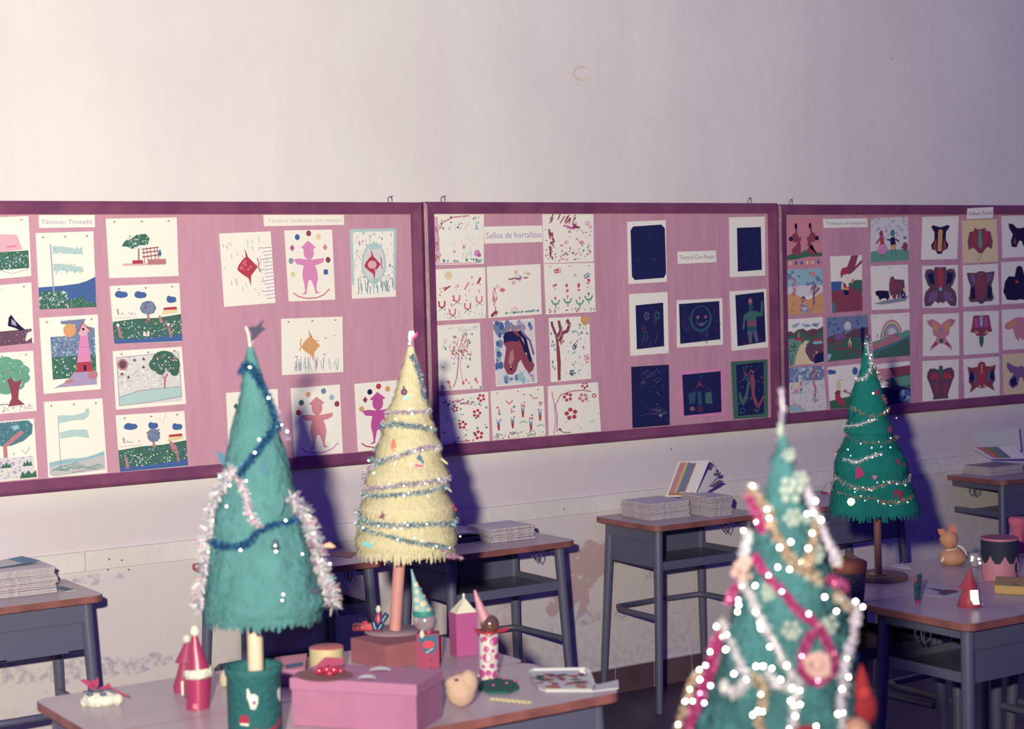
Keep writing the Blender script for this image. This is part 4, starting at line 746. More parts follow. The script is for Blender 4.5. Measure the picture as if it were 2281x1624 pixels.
# ------------------------------------------------------------------ tall teal tree in its face pot
mpp = 1
teal_felt = mat('teal_crepe', (.07, .19, .215), .95, bump=.4, bscale=60, var=.18, vscale=14, spec=.1)
P = on_z(570, 1656, DH)
TA = Tree('paper_christmas_tree', 'tall teal crepe paper tree with pale trunk in a green pot that has a face', P,
    [(772,551,563),(800,546,573),(850,539,588),(900,531,604),(950,516,618),(1000,507,632),(1050,498,646),(1100,489,656),(1150,478,668),(1200,471,680),(1250,464,692),(1300,459,708),(1345,454,724),(1374,456,716)],
    teal_felt, lump=.075, fringe=([plane_pt(P, 570, y)[1] for y in range(800, 1380, 26)]+[plane_pt(P, 570, 1364)[1]]*2, .015, .008, .0018, .6))
mm = depth(P)/FPX
TA.trunk(570, 1500, 566, 1350, .0165, mat('pale_stick', (.55, .45, .38), .7))
pot_m = mat('green_felt_pot', (.015, .10, .12), .8, bump=.3, bscale=80); pot_in = mat('pot_filling', (.35, .30, .34), .9)
b = plane_pt(P, 570, 1656); r = 60*mm; zt = plane_pt(P, 570, 1487)[1]; m = MB()
m.lathe([(0, 0), (r*.97, 0), (r, .004), (r, zt-.016), (r*1.05, zt-.012), (r*1.10, zt+.004), (r*1.06, zt+.006), (r*.94, zt-.004), (r*.94, zt-.02), (0, zt-.02)], pot_m, 40, off=lambda z: (0, 0)); m.build('pot', TA.t)
m = MB(); m.lathe([(0, zt-.019), (r*.93, zt-.0185)], pot_in, 30); m.build('pot_filling', TA.t)
def wrap_patch(t, P, r, pts, col, name, lift=.0012):
    m = MB(); q = []
    for (x, y) in pts:
        a, z = plane_pt(P, x, y); a = max(-r*.99, min(r*.99, a)); q.append(Vector((a, -math.sqrt(max((r+lift)**2-a*a, 0)), z)))
    bm = bmesh.new(); f = bm.faces.new([bm.verts.new(p) for p in q]); f.normal_update(); bmesh.ops.triangulate(bm, faces=[f])
    for f in bm.faces: m.face([v.co.copy() for v in f.verts], col)
    bm.free(); return m.build(name, t)
def oval(cx, cy, rx, ry, n=16, a0=0, a1=2*PI): return [(cx+rx*math.cos(a0+(a1-a0)*i/n), cy+ry*math.sin(a0+(a1-a0)*i/n)) for i in range(n+(0 if a1-a0 > 6 else 1))]
wp = mat('white_cut_paper', (.62, .61, .58), .8); redp = mat('red_cut_paper', (.30, .012, .05), .7); purp = mat('purple_dot', (.22, .05, .25), .7)
wrap_patch(TA.t, P, r, [(559,1521),(562,1519),(567,1533),(576,1532),(583,1538),(583,1553),(577,1566),(568,1565),(563,1548),(559,1540)], wp, 'eye')
wrap_patch(TA.t, P, r, oval(575, 1551, 4, 5), purp, 'pupil', .0022)
wrap_patch(TA.t, P, r, [(543,1597)]+oval(553, 1592, 11, 14, 10, PI, 2*PI)+[(564,1597)], redp, 'mouth')
wrap_patch(TA.t, P, r, [(543,1597),(564,1597),(562,1602),(544,1601)], wp, 'teeth', .0016)
wrap_patch(TA.t, P, r, [(575,1606),(590,1612),(608,1612),(620,1606),(627,1592),(627,1606),(618,1616),(600,1622),(585,1618)], redp, 'smile')
wrap_patch(TA.t, P, r, [(621,1532),(627,1526),(628,1560),(622,1548)], wp, 'eye')
# top wisp, star and cut leaves
a = TA.sp(556, 772, .0); s0 = plane_pt(P, 547, 728); s1 = plane_pt(P, 556, 766); m = MB()
m.tube(smoothp([(s0[0], 0, s0[1]), (s0[0]+6*mm, 0, s0[1]-16*mm), (s1[0], 0, s1[1]), (s1[0], 0, s1[1]-12*mm)]), .002, wp, 6); m.build('wisp', TA.t)
navy = mat('navy_card', (.02, .02, .06), .6); navyL = mat('blue_card', (.02, .10, .20), .6)
def card(t, P, pts, m_, name, y=-.004, th=.0012, tilt=0):
    m = MB(); q = [plane_pt(P, x_, y_) for x_, y_ in pts]; A = [Vector((a, y+tilt*(a-q[0][0]), z)) for a, z in q]; B = [v+Vector((0, th, 0)) for v in A]
    bm = bmesh.new(); f = bm.faces.new([bm.verts.new(p) for p in A]); f.normal_update(); bmesh.ops.triangulate(bm, faces=[f])
    for f in bm.faces: m.face([v.co.copy() for v in f.verts], m_); m.face([v.co+Vector((0, th, 0)) for v in reversed(f.verts[:])], m_)
    bm.free(); n = len(A)
    for i in range(n): m.face([A[i], A[(i+1) % n], B[(i+1) % n], B[i]], m_)
    return m.build(name, t)
card(TA.t, P, [(588,710),(583,727),(592,733),(582,740),(572,752),(560,760),(562,745),(556,728),(572,727)], navy, 'star', 0, tilt=.4)
m = MB(); x1, z1 = plane_pt(P, 566, 752); x0, z0 = plane_pt(P, 558, 775); m.tube([(x1, 0, z1), (x0, 0, z0)], .0012, wire, 5); m.build('star_wire', TA.t)
def leafcard(T, cx, cy, pts, m_, name, lift=.006):
    y = T.sp(cx, cy, lift).y; return card(T.t, T.P, pts, m_, name, y)
leafcard(TA, 503, 1025, [(482,1006),(492,1008),(503,1014),(514,1014),(518,1036),(504,1040),(493,1034),(485,1018)], navyL, 'felt_leaf', -.01)
leafcard(TA, 598, 1036, [(589,1026),(594,1025),(600,1036),(606,1045),(600,1049),(589,1047)], navyL, 'felt_leaf')
leafcard(TA, 605, 1118, [(592,1108),(600,1106),(612,1118),(622,1112),(628,1092),(638,1088),(645,1104),(640,1128),(632,1142),(610,1138),(596,1122)], mat('grey_teal_felt', (.05, .14, .17), .9), 'felt_leaf')
leafcard(TA, 706, 1306, [(697,1301),(708,1300),(716,1306),(714,1314),(698,1312)], navy, 'felt_leaf')
leafcard(TA, 720, 1214, [(722,1212),(735,1208),(748,1218),(738,1221),(724,1219)], mat('peach_card', (.5, .3, .2), .7), 'paper_horn', -.002)
for pts in ([(541,828),(550,812),(562,816),(575,838),(588,862),(600,890),(612,925),(621,955)], [(614,946),(602,970),(586,992),(572,1012),(556,1032),(545,1050)]):
    TA.garland('blue_garland', pts, .012, 12, [bluet, bluet, navyL], navyL, .0012)
TA.garland('blue_garland', [(466,1196),(500,1203),(545,1203),(572,1192),(588,1168),(620,1158),(668,1150)], .011, 12, [bluet, bluet, navyL], navyL, .0012, wrap=(466,1180))
TA.garland('blue_garland', [(600,880),(618,915),(632,950),(640,980)], .008, 3, [bluet, lilac])
TA.garland('lilac_garland', [(522,1042),(505,1075),(482,1112),(472,1150),(472,1180),(466,1225),(458,1270),(452,1310),(446,1352)], .021, 8, [lilac, whitet, silver, whitet, pinkt, lilac, whitet, tealt], lilac, lift=.008)
TA.garland('lilac_garland', [(528,1044),(545,1062),(557,1090),(566,1120),(574,1142),(588,1158)], .014, 8, [lilac, whitet, silver, pinkt], lilac)
TA.garland('lilac_garland', [(655,1102),(672,1130),(684,1160),(694,1190),(706,1222),(712,1262),(722,1290),(735,1315),(742,1345)], .025, 9, [lilac, whitet, silver, whitet, pinkt, lilac, whitet, tealt], lilac, lift=.010)
TA.sequins('sequin', [(560,817,1.2),(601,885,1.3),(627,946),(640,961,.9),(585,974),(577,1002,1.1),(494,1058),(522,1074),(560,1063),(516,1119),(472,1126,1.5),(465,1153),(481,1154),(574,1140),(645,1150,1.1),(551,1210,1.4),(624,1192,1.9),(627,1214,1.2),(697,1188),(645,1305,1.1),(643,1317,1),(717,1247),(735,1256,1.2),(472,1222),(463,1224),(450,1274),(438,1346),(452,1290,.9),(680,1226,.9)], .00115, sequin)
bell_m = mat('foil_bell', (.5, .6, .62), .22, metal=.9); m = MB(); c = TA.sp(625, 1200, .004); m.lathe([(.0005, .012), (.006, .010), (.008, 0), (.011, -.008), (.0, -.008)], bell_m, 14, c=c); m.build('foil_bell', TA.t)
m = MB(); m.ball(TA.sp(438, 1263, .006), .0085, mat('dark_red_bauble', (.16, .02, .05), .2, spec=.8), 14); m.build('bauble', TA.t)
# ------------------------------------------------------------------ cream tree on the terracotta box
H1 = DH+.062
P = on_z(880, 1404, H1)
cream = mat('cream_crepe', (.52, .47, .33), .9, bump=.3, bscale=80, spec=.1)
crows = [(772,908,922),(800,902,928),(850,888,939),(890,877,950),(914,862,958),(926,869,954),(945,849,968),(957,856,961),(990,842,981),(1006,838,985),(1020,838,979),(1062,815,1001),(1092,811,994),(1104,816,990),(1132,799,1012),(1142,806,1008),(1166,799,1015),(1178,803,1011),(1200,791,1018),(1218,796,1014)]
TB = Tree('paper_christmas_tree', 'cream fringed paper tree with blue and lilac tinsel on a terracotta box', P, crows, cream, lump=.02,
    fringe=([plane_pt(P, 900, y)[1] for y in range(790, 1216, 17)], .030, .0042, .005, 1.1))
mm = depth(P)/FPX
TB.trunk(880, 1403, 893, 1200, .0155, mat('salmon_stick', (.48, .22, .22), .55))
for (pts, mats_, L, wr) in (
    ([(918,792),(928,812),(936,835),(941,860),(946,885)], [tealt, bluet, silver, lilac], .007, None),
    ([(862,917),(890,914),(925,914),(957,912)], [lilac, lilac, whitet, pinkt], .0055, (851,940)),
    ([(850,948),(880,940),(910,942),(940,946),(966,956)], [tealt, bluet, silver, whitet], .008, (845,1000)),
    ([(806,1068),(822,1042),(848,1024),(880,1012),(915,1000),(945,992),(980,992)], [lilac, lilac, pinkt, silver, whitet], .008, None),
    ([(824,1022),(842,1026),(862,1022)], [tealt, silver, bluet], .007, None),
    ([(810,1082),(850,1078),(900,1068),(945,1066),(992,1062)], [lilac, pinkt, whitet, silver], .008, (806,1090)),
    ([(808,1100),(850,1094),(900,1090),(950,1086),(994,1078)], [tealt, bluet, whitet, silver], .007, (800,1140)),
    ([(800,1130),(812,1150),(850,1156),(905,1156),(960,1154),(1012,1160)], [tealt, bluet, whitet, silver], .0085, (800,1165)),
    ([(804,1166),(840,1174),(880,1182),(925,1192),(970,1200),(1004,1212)], [tealt, bluet, whitet, silver], .007, None)):
    TB.garland('tinsel_garland', pts, L*1.35, 13, mats_+[tealt], None, wrap=wr, lift=.007)
TB.garland('lilac_garland', [(975,1200),(988,1212),(1000,1228),(1014,1236),(1028,1244)], .008, 7, [lilac, pinkt, magt, silver], lilac, lift=.004)
TB.sequins('sequin', [(912,765,1.6),(916,907,1.2),(920,918,1.3),(884,930,1.2),(962,950),(928,998,1.4),(945,996),(821,1026,1.4),(884,1026,1.1),(837,1048,1.2),(872,1068),(905,1072),(951,1068,1.2),(956,1096,1.4),(905,1094,1.6),(915,1088),(980,1060),(920,1026,1.4),(814,1167,1.4),(850,1159),(886,1163,1.1),(914,1156,1.3),(908,1150),(955,1155),(900,1164),(892,1186),(929,1184),(945,1190),(976,1204),(1003,1212),(1025,1195,.8)], .00115, sequin)
m = MB(); c = TB.sp(902, 871, .008); m.ball(c, .0085, mat('violet_bauble', (.10, .05, .17), .3, spec=.7), 14, (1, .6, 1)); m.ball(c+Vector((.001, -.004, 0)), .004, mat('salmon_dot', (.4, .12, .10), .5), 10); m.tube([c+Vector((0, 0, .007)), c+Vector((-.001, 0, .015))], .002, navy, 6); m.build('bauble', TB.t)
leafcard(TB, 908, 880, [(900,884),(914,876),(913,884),(902,889)], tealt, 'foil_leaf', .012)
leafcard(TB, 880, 985, [(880,971),(884,976),(886,988),(885,998),(880,1003),(876,997),(875,985),(877,975)], mat('salmon_card', (.45, .13, .12), .7), 'paper_flame', .006)
leafcard(TB, 938, 1012, [(937,1005),(944,1012),(942,1015),(947,1020),(947,1026),(938,1026),(936,1020),(931,1014)], navyL, 'felt_figure', .006)
leafcard(TB, 930, 1030, [(925,1030),(931,1026),(938,1029),(946,1028),(944,1032),(928,1032)], magt, 'foil_leaf', .006)
leafcard(TB, 860, 1138, [(858,1126),(862,1134),(868,1136),(863,1141),(864,1150),(859,1143),(849,1142),(855,1136)], mat('plum_card', (.16, .02, .09), .6), 'star', .007)
leafcard(TB, 830, 1201, [(815,1195),(823,1194),(832,1199),(842,1201),(838,1208),(826,1205),(816,1204)], tealt, 'felt_leaf', .006)
m = MB()
for q, r_ in (((1010,1123), .0035), ((1015,1135), .0045)): m.ball(TB.sp(q[0], q[1], .004), r_, mat('red_bead', (.5, .03, .08), .3), 10)
m.build('red_beads', TB.t)
m = MB(); a, z = plane_pt(P, 915, 770); m.tube([(a, 0, z), (a+.001, 0, z+.022)], .0015, wp, 6); m.build('tip', TB.t)
card(TB.t, P, [(911,739),(921,737),(924,745),(916,752),(912,762),(910,752)], whitet, 'foil_leaf', -.002); card(TB.t, P, [(917,752),(926,742),(931,740),(928,750),(918,757)], magt, 'foil_leaf', -.003)
# strands standing away from the cone
m = MB()
for (x0_, y0_, x1_, y1_) in ((980,1022,998,1034),(994,1086,1006,1097)):
    a = TB.sp(x0_, y0_, 0); b, z = plane_pt(P, x1_, y1_)
    for k in range(4): m.face([a+Vector((0, 0, .002*k)), a+Vector((0, 0, .002*k+.003)), Vector((b, a.y-.001*k, z+.003+.0008*k)), Vector((b, a.y-.001*k, z+.0008*k))], cream)
m.build('loose_fringe', TB.t)
# ------------------------------------------------------------------ far green fringed tree
P = on_z(1957, 1279, DH+.014)
gfr = mat('bright_green_crepe', (.008, .15, .145), .85, bump=.2, bscale=90, spec=.15)
TC = Tree('paper_christmas_tree', 'far green fringed tree wound with silver and gold tinsel at the right', P,
    [(752,1926,1935),(800,1922,1942),(838,1914,1949),(850,1906,1959),(885,1896,1967),(915,1888,1976),(926,1898,1969),(962,1879,1991),(972,1890,1982),(1000,1874,1999),(1012,1865,2011),(1045,1859,2022),(1060,1866,2016),(1078,1857,2028),(1096,1859,2027),(1110,1852,2037),(1135,1848,2047),(1140,1851,2045)], gfr, lump=.03,
    fringe=([plane_pt(P, 1945, y)[1] for y in range(790, 1120, 22)]+[plane_pt(P, 1945, 1112)[1]]*2, .052, .0065, .006, .9))
TC.trunk(1957, 1279, 1953, 1110, .0115, mat('brown_stick', (.20, .09, .09), .5))
m = MB(); m.lathe([(0, -.014), (.088, -.014), (.09, -.011), (.09, -.002), (.088, 0), (0, 0)], mat('tree_base_wood', (.20, .10, .10), .5), 30); m.build('round_base', TC.t)
m = MB(); m.lathe([(.0125, 0), (.03, .0005), (.03, .002), (.0125, .003)], goldt, 20); m.build('gold_collar', TC.t)
for (pts, mats_, L, wr) in (
    ([(1930,762),(1932,785),(1938,800),(1936,820),(1925,838),(1908,846)], [silver, whitet, lilac], .013, None),
    ([(1945,812),(1955,832),(1966,850)], [silver, brownt, whitet], .011, None),
    ([(1960,880),(1970,895)], [brownt, pinkt], .010, None),
    ([(1892,905),(1925,924),(1950,922),(1978,910)], [brownt, goldt, silver], .010, (1885,940)),
    ([(1880,948),(1905,944),(1925,936),(1945,930)], [whitet, silver, lilac], .011, None),
    ([(1880,965),(1905,982),(1940,982),(1975,980),(2002,972)], [brownt, goldt, silver, brownt], .011, (1872,1010)),
    ([(1872,1018),(1895,1024),(1920,1012),(1948,1004)], [silver, whitet, lilac], .011, None),
    ([(1860,1062),(1885,1078),(1925,1080),(1965,1066),(2000,1068),(2026,1060)], [silver, whitet, lilac, brownt], .011, (1858,1090)),
    ([(1862,1092),(1895,1100),(1930,1100),(1955,1108),(1985,1108),(2020,1100)], [brownt, goldt, silver], .010, None)):
    TC.garland('tinsel_garland', pts, L, 4, mats_, brownt if brownt in mats_ else whitet, wrap=wr, lift=.006)
TC.sequins('sequin', [(1925,765),(1938,790,1.4),(1935,797,1.2),(1940,808),(1927,788,.8),(1906,842,1.3),(1917,845,1.1),(1932,822),(1953,830),(1965,861,.9),(1938,874,2.6),(1926,933,1.3),(1934,932),(1939,932),(1963,916,.9),(1971,913,.9),(1997,931,.9),(1908,984,1.2),(1930,992,1.5),(1951,990),(1973,992,1.4),(1977,973,1.5),(1993,975,.9),(1947,980,.8),(1882,998,1.6),(1885,1010),(1914,1013),(1929,1012,1.6),(1937,1003),(1948,1007),(1895,1024),(1938,1066),(1952,1065),(1965,1066),(1982,1070,1.1),(2003,1074,1.1),(1891,1081,1.2),(1907,1077),(1920,1081,1.4),(1925,1083,1.3),(1891,1088),(1903,1096,1.1),(1910,1105),(1938,1105),(1949,1111,.9),(1965,1115,.9),(1984,1108,.9),(2006,1110,1.2)], .0012, sequin)
fm = lambda n, c: mat(n, c, .8)
leafcard(TC, 1898, 1048, [(1898,1030),(1904,1035),(1912,1048),(1904,1055),(1891,1059),(1892,1045),(1893,1035)], fm('magenta_felt', (.36, .03, .14)), 'felt_heart', .012)
leafcard(TC, 1933, 1054, [(1927,1051),(1939,1051),(1936,1056),(1934,1061),(1929,1057)], fm('pink_felt', (.55, .15, .32)), 'felt_heart', .012)
leafcard(TC, 1983, 1090, [(1971,1088),(1978,1084),(1982,1079),(1987,1084),(1995,1087),(1994,1097),(1988,1103),(1984,1099),(1973,1099)], fm('dark_red_felt', (.20, .01, .06)), 'felt_bow', .012)
leafcard(TC, 1986, 1022, [(1983,1015),(1989,1017),(1991,1025),(1987,1031),(1984,1024)], fm('dark_red_felt', (.2, .01, .06)), 'felt_heart', .012)
leafcard(TC, 2002, 1030, [(1999,1026),(2005,1027),(2003,1034)], fm('dark_red_felt', (.2, .01, .06)), 'felt_heart', .012)
leafcard(TC, 1971, 953, [(1967,947),(1975,944),(1978,952),(1975,960),(1969,962)], fm('plum_felt', (.12, .02, .07)), 'felt_leaf', .012)
leafcard(TC, 1947, 870, [(1942,868),(1948,864),(1951,872),(1948,880),(1943,878)], fm('dark_red_felt', (.2, .01, .06)), 'felt_leaf', .010)
m = MB(); a, z = plane_pt(P, 1932, 752); m.ball((a, -.004, z+.002), .009, mat('violet_bauble', (.1, .05, .17), .3), 12); m.build('bauble', TC.t)
# ------------------------------------------------------------------ nearest tree, right of centre
P = on_z(1748, 2085, DH)
desk(P.x-.282, P.y-.2, 'school desk below the picture edge carrying the nearest big tree', True)
big = mat('turquoise_crepe', (.05, .15, .18), .95, bump=.9, bscale=45, var=.4, vscale=13, spec=.1)
TD = Tree('paper_christmas_tree', 'nearest big turquoise tree heaped with magenta, silver and gold tinsel', P,
    [(968,1736,1748),(1000,1729,1760),(1040,1718,1769),(1080,1710,1780),(1120,1703,1792),(1160,1690,1806),(1200,1680,1822),(1250,1668,1838),(1300,1655,1856),(1350,1640,1874),(1400,1629,1886),(1450,1615,1894),(1500,1598,1900),(1550,1580,1904),(1600,1560,1912),(1700,1525,1940),(1850,1490,1975),(1880,1492,1970)], big, lump=.16,
    fringe=([plane_pt(P, 1750, y)[1] for y in range(1010, 1870, 34)], .020, .007, .005, .8))
TD.trunk(1748, 2060, 1748, 1860, .016, mat('brown_stick', (.2, .09, .09), .5))
m = MB(); zz = plane_pt(P, 1748, 1990)[1]; m.lathe([(0, 0), (.05, 0), (.06, zz), (.054, zz), (.05, zz-.02), (0, zz-.02)], mat('red_pot', (.3, .04, .06), .5), 30); m.build('pot', TD.t)
MG = [magt, magt, pinkt]; SV = [silver, whitet, lilac]; GD = [goldt, brownt, goldt, whitet]
for nm, pts, mt_, L, per in (
    ('magenta_garland', [(1668,1108),(1680,1128),(1690,1150),(1692,1172)], MG, .010, 9),
    ('magenta_garland', [(1676,1232),(1690,1258),(1706,1280),(1728,1300),(1746,1322),(1766,1344),(1786,1358),(1806,1378),(1820,1402),(1832,1432),(1838,1452),(1826,1474),(1800,1486),(1776,1480),(1762,1458),(1764,1430),(1776,1402),(1786,1386)], MG, .009, 8),
    ('magenta_garland', [(1648,1296),(1630,1318),(1624,1340)], MG, .009, 8),
    ('magenta_garland', [(1606,1404),(1592,1440),(1588,1470),(1580,1500),(1568,1530),(1556,1566),(1540,1598),(1530,1640)], MG, .011, 9),
    ('magenta_garland', [(1840,1280),(1862,1292),(1882,1308)], MG, .010, 9),
    ('silver_garland', [(1640,1262),(1652,1296),(1666,1320),(1676,1350),(1690,1378),(1706,1404),(1722,1440),(1742,1468),(1756,1494),(1746,1520),(1744,1540),(1738,1580),(1722,1604)], SV, .009, 6),
    ('silver_garland', [(1608,1388),(1622,1420),(1634,1452),(1648,1480),(1640,1504),(1622,1522),(1600,1510)], SV, .011, 6),
    ('silver_garland', [(1690,1466),(1712,1496),(1738,1494)], SV, .009, 6),
    ('lilac_garland', [(1796,1084),(1806,1120),(1822,1158),(1840,1196),(1856,1226),(1866,1254)], [lilac, lilac, whitet], .009, 5),
    ('lilac_garland', [(1880,1340),(1902,1352),(1910,1376),(1896,1402),(1874,1430),(1862,1462),(1856,1500),(1850,1540),(1848,1570),(1862,1604),(1874,1640)], [lilac, whitet, lilac], .010, 6),
    ('lilac_garland', [(1668,1186),(1662,1214),(1654,1240)], [lilac, whitet], .009, 6),
    ('gold_garland', [(1672,1086),(1694,1112),(1708,1140),(1716,1180),(1734,1204),(1748,1230),(1770,1256),(1790,1232),(1800,1196),(1810,1160)], GD, .010, 7),
    ('gold_garland', [(1744,1226),(1764,1244),(1786,1256),(1810,1280)], GD, .012, 8),
    ('gold_garland', [(1558,1494),(1542,1520),(1530,1560),(1516,1600),(1506,1640)], GD, .009, 6),
    ('gold_garland', [(1666,1476),(1684,1500),(1680,1530),(1668,1560),(1676,1590),(1690,1630)], GD, .010, 6),
    ('gold_garland', [(1850,1310),(1872,1334),(1888,1350)], GD, .009, 6)):
    TD.garland(nm, pts, L, per, mt_, mt_[0], w=.0009, lift=.008)
feltw = mat('white_felt', (.25, .30, .30), .95); feltp = mat('pale_pink_felt', (.42, .26, .26), .95)
def flower(T, px, py, r, m_, name='felt_flower', petals=6, lift=.008):
    c = T.sp(px, py, lift); m = MB()
    for i in range(petals): a = 2*PI*i/petals; k = rnd.uniform(.55, .95); m.ball(c+Vector((r*k*math.cos(a), -.001*i/petals, r*k*math.sin(a))), r*.36, m_, 10, (1, .35, 1))
    m.ball(c+Vector((0, -.002, 0)), r*.4, m_, 10, (1, .4, 1)); return m.build(name, T.t)
for (x_, y_, r_) in ((1754,1086,.017),(1778,1066,.012),(1758,1146,.013),(1700,1304,.013),(1744,1382,.014),(1826,1372,.013),(1806,1226,.012),(1754,1012,.009),(1790,1150,.007)): flower(TD, x_, y_, r_, feltw)
flower(TD, 1798, 1452, .022, feltp, petals=9, lift=.012); flower(TD, 1656, 1262, .018, feltp, petals=7, lift=.008)
redf = mat('red_felt', (.22, .012, .025), .9)
m = MB(); c = TD.sp(1908, 1560, .010); m.ball(c, .020, redf, 14, (1.1, .6, 1.5)); m.ball(c+Vector((.002, -.006, .022)), .011, mat('red_felt_light', (.34, .03, .04), .9), 12)
m.lathe([(.012, .028), (.008, .045), (.001, .062)], redf, 12, c=c); m.build('felt_figure', TD.t)
m = MB(); m.ball(TD.sp(1884, 1598, .014), .020, mat('peach_bauble', (.40, .20, .15), .5), 16); m.build('bauble', TD.t)
m = MB(); c = TD.sp(1768, 1602, .010); m.ball(c, .022, redf, 14, (1.2, .5, .9)); m.ball(c+Vector((.012, -.01, .006)), .010, feltp, 12); m.build('felt_figure', TD.t)
a, z = plane_pt(P, 1740, 975); m = MB()
tinsel(m, [(a, 0, z-.01), (a+.001, 0, z+.02), (a+.003, 0, z+.045), (a+.001, 0, z+.07)], .007, 4, [silver, lilac, whitet], .0008, lilac)
m.ball((a-.001, -.003, z+.012), .0045, feltw, 10, (1, 1, 2.6)); m.ball((a+.004, 0, z+.028), .005, navy, 10, (.7, .6, 3)); m.build('tip', TD.t)
TD.sequins('sequin', [(1676,1082,1.2),(1703,1131,1.4),(1707,1148,1.1),(1682,1160,1.1),(1656,1182,.9),(1816,1116,1.5),(1829,1158,1.6),(1808,1140,1),(1790,1139,.9),(1726,1208,1.4),(1750,1196,1.2),(1788,1211,1.3),(1770,1240,1.2),(1790,1242,1.3),(1745,1254,1),(1648,1301,1.1),(1673,1293,1.1),(1640,1340,1.2),(1637,1354,1),(1672,1348,1.4),(1679,1370,1.3),(1680,1380,1.2),(1596,1396,1.3),(1607,1418,1.1),(1617,1410,1.1),(1612,1439,1.4),(1582,1452,1),(1572,1482,1.1),(1558,1492,1),(1559,1514,1.3),(1624,1482,1.2),(1648,1488,1),(1668,1459,1.3),(1682,1457,1.3),(1697,1416,1),(1731,1453,1.5),(1717,1482,1.3),(1740,1499,1.5),(1757,1503,1.3),(1737,1525,1.4),(1743,1534,1.2),(1757,1532,1.1),(1746,1556,1.1),(1668,1549,1.5),(1658,1558,1.3),(1678,1549,1.2),(1526,1562,1.2),(1543,1562,.9),(1511,1614,1.1),(1709,1592,1.2),(1732,1582,1.1),(1739,1601,1.2),(1790,1578,1.2),(1665,1604,1.3),(1868,1448,1.2),(1865,1472,1.2),(1872,1487,1),(1854,1508,1.2),(1842,1558,1.4),(1855,1558,1.2),(1906,1340,1.3),(1922,1352,1.1),(1821,1314,1.2)], .00125, sequin)
TD.sequins('gold_sequin', [(1896,1118,1.2),(1848,1346,1),(1537,1536,.9),(1720,1250,1),(1700,1460,1),(1675,1515,1),(1660,1245,1),(1800,1180,1)], .00125, goldseq)
TD.sequins('pink_sequin', [(1624,1334,1.2),(1640,1330,1),(1700,1268,1.1),(1782,1346,1.2),(1836,1430,1.3),(1797,1484,1.2),(1764,1432,1.2),(1847,1287,1.1),(1881,1309,1.4),(1580,1522,1.3),(1566,1560,1.2),(1727,1300,1.1),(1560,1545,1)], .00125, pinkseq)
# ------------------------------------------------------------------ crafts on the near desks
class It:
    def __init__(s, name, label, cat, px, py, z=DH, rz=0, group=None):
        s.P = on_z(px, py, z); s.t = thing(name, label, cat, s.P, -YAW, group); s.m = depth(s.P)/FPX
    def pt(s, px, py, y=0): a, z = plane_pt(s.P, px, py); return Vector((a, y, z))
    def lathe(s, name, rows, mt, seg=26, lean=None, mats=None):
        # rows of (y, xl, xr): round solid standing on the item's axis
        m = MB(); R = []
        for (y, xl, xr) in rows:
            a = s.pt(xl, y); b = s.pt(xr, y); c = (a+b)/2; r = max((b-a).length/2, .0003)
            R.append([c+Vector((r*math.cos(2*PI*j/seg), r*math.sin(2*PI*j/seg), 0)) for j in range(seg)])
        if mats:
            for i in range(len(R)-1): m.grid(R[i:i+2], mats[i], True, True)
        else: m.grid(R, mt, True, True)
        m.face(R[0], (mats or [mt])[0]); m.face(R[-1][::-1], (mats or [mt])[-1]); return m.build(name, s.t)
    def ball(s, name, px, py, r, mt, sq=(1, 1, 1), y=0): m = MB(); m.ball(s.pt(px, py, y), r*s.m, mt, 18, sq); return m.build(name, s.t)
def flat_on(P, px, py, h=0):   # a point of the desk plane in the item's axes
    q = on_z(px, py, P.z+h)-P; return rot_local(q)
def fill(m, pts, mt, th=0):
    bm = bmesh.new(); f = bm.faces.new([bm.verts.new(p) for p in pts]); f.normal_update(); bmesh.ops.triangulate(bm, faces=[f])
    for f in bm.faces: m.face([v.co.copy() for v in f.verts], mt)
    bm.free()
    if th:
        n = len(pts)
        for i in range(n): a, b = Vector(pts[i]), Vector(pts[(i+1) % n]); m.face([a, b, b-Vector((0, 0, th)), a-Vector((0, 0, th))], mt)
crimson = mat('crimson_card', (.30, .028, .10), .38, spec=.6); crimson2 = mat('crimson_card_matt', (.27, .03, .10), .6)
# white cotton animal with red bow
I = It('cotton_animal', 'white cotton wool animal with dark eyes and red ribbon bow, far left', 'craft', 222, 1570)
m = MB(); m.ball(I.pt(222, 1558), 27*I.m, cotton, 18, (1.5, .9, .72)); m.ball(I.pt(190, 1563), 12*I.m, cotton, 12); m.ball(I.pt(262, 1558), 13*I.m, cotton, 12); m.ball(I.pt(222, 1562, -.01), 14*I.m, cotton, 12); m.build('body', I.t)
for x_ in (205, 234): I.ball('eye', x_, 1541, 8, mat('grey_blue_eye', (.08, .11, .18), .4), (1, .7, .65), -.022)
m = MB(); m.tube(smoothp([I.pt(190, 1537, -.02), I.pt(205, 1532, -.026), I.pt(220, 1537, -.026), I.pt(236, 1530, -.026), I.pt(254, 1529, -.02)]), .0016, navy, 6); m.build('glasses', I.t)
m = MB(); o = Vector((0, 0, 0))
for pts in ([(181,1512),(192,1510),(206,1516),(218,1531),(206,1532),(195,1522)], [(206,1514),(214,1512),(222,1505),(223,1520),(219,1530),(208,1526)], [(222,1531),(236,1524),(246,1518),(252,1530),(238,1532)]):
    fill(m, [I.pt(x_, y_, -.016) for x_, y_ in pts], crimson); fill(m, [I.pt(x_, y_, -.012) for x_, y_ in reversed(pts)], crimson)
m.build('ribbon_bow', I.t)
m = MB(); m.tube(smoothp([I.pt(254, 1530, -.01), I.pt(268, 1540, -.012), I.pt(280, 1545, -.014), I.pt(292, 1548, -.016)]), .0024, crimson, 6); m.build('ribbon_tail', I.t)
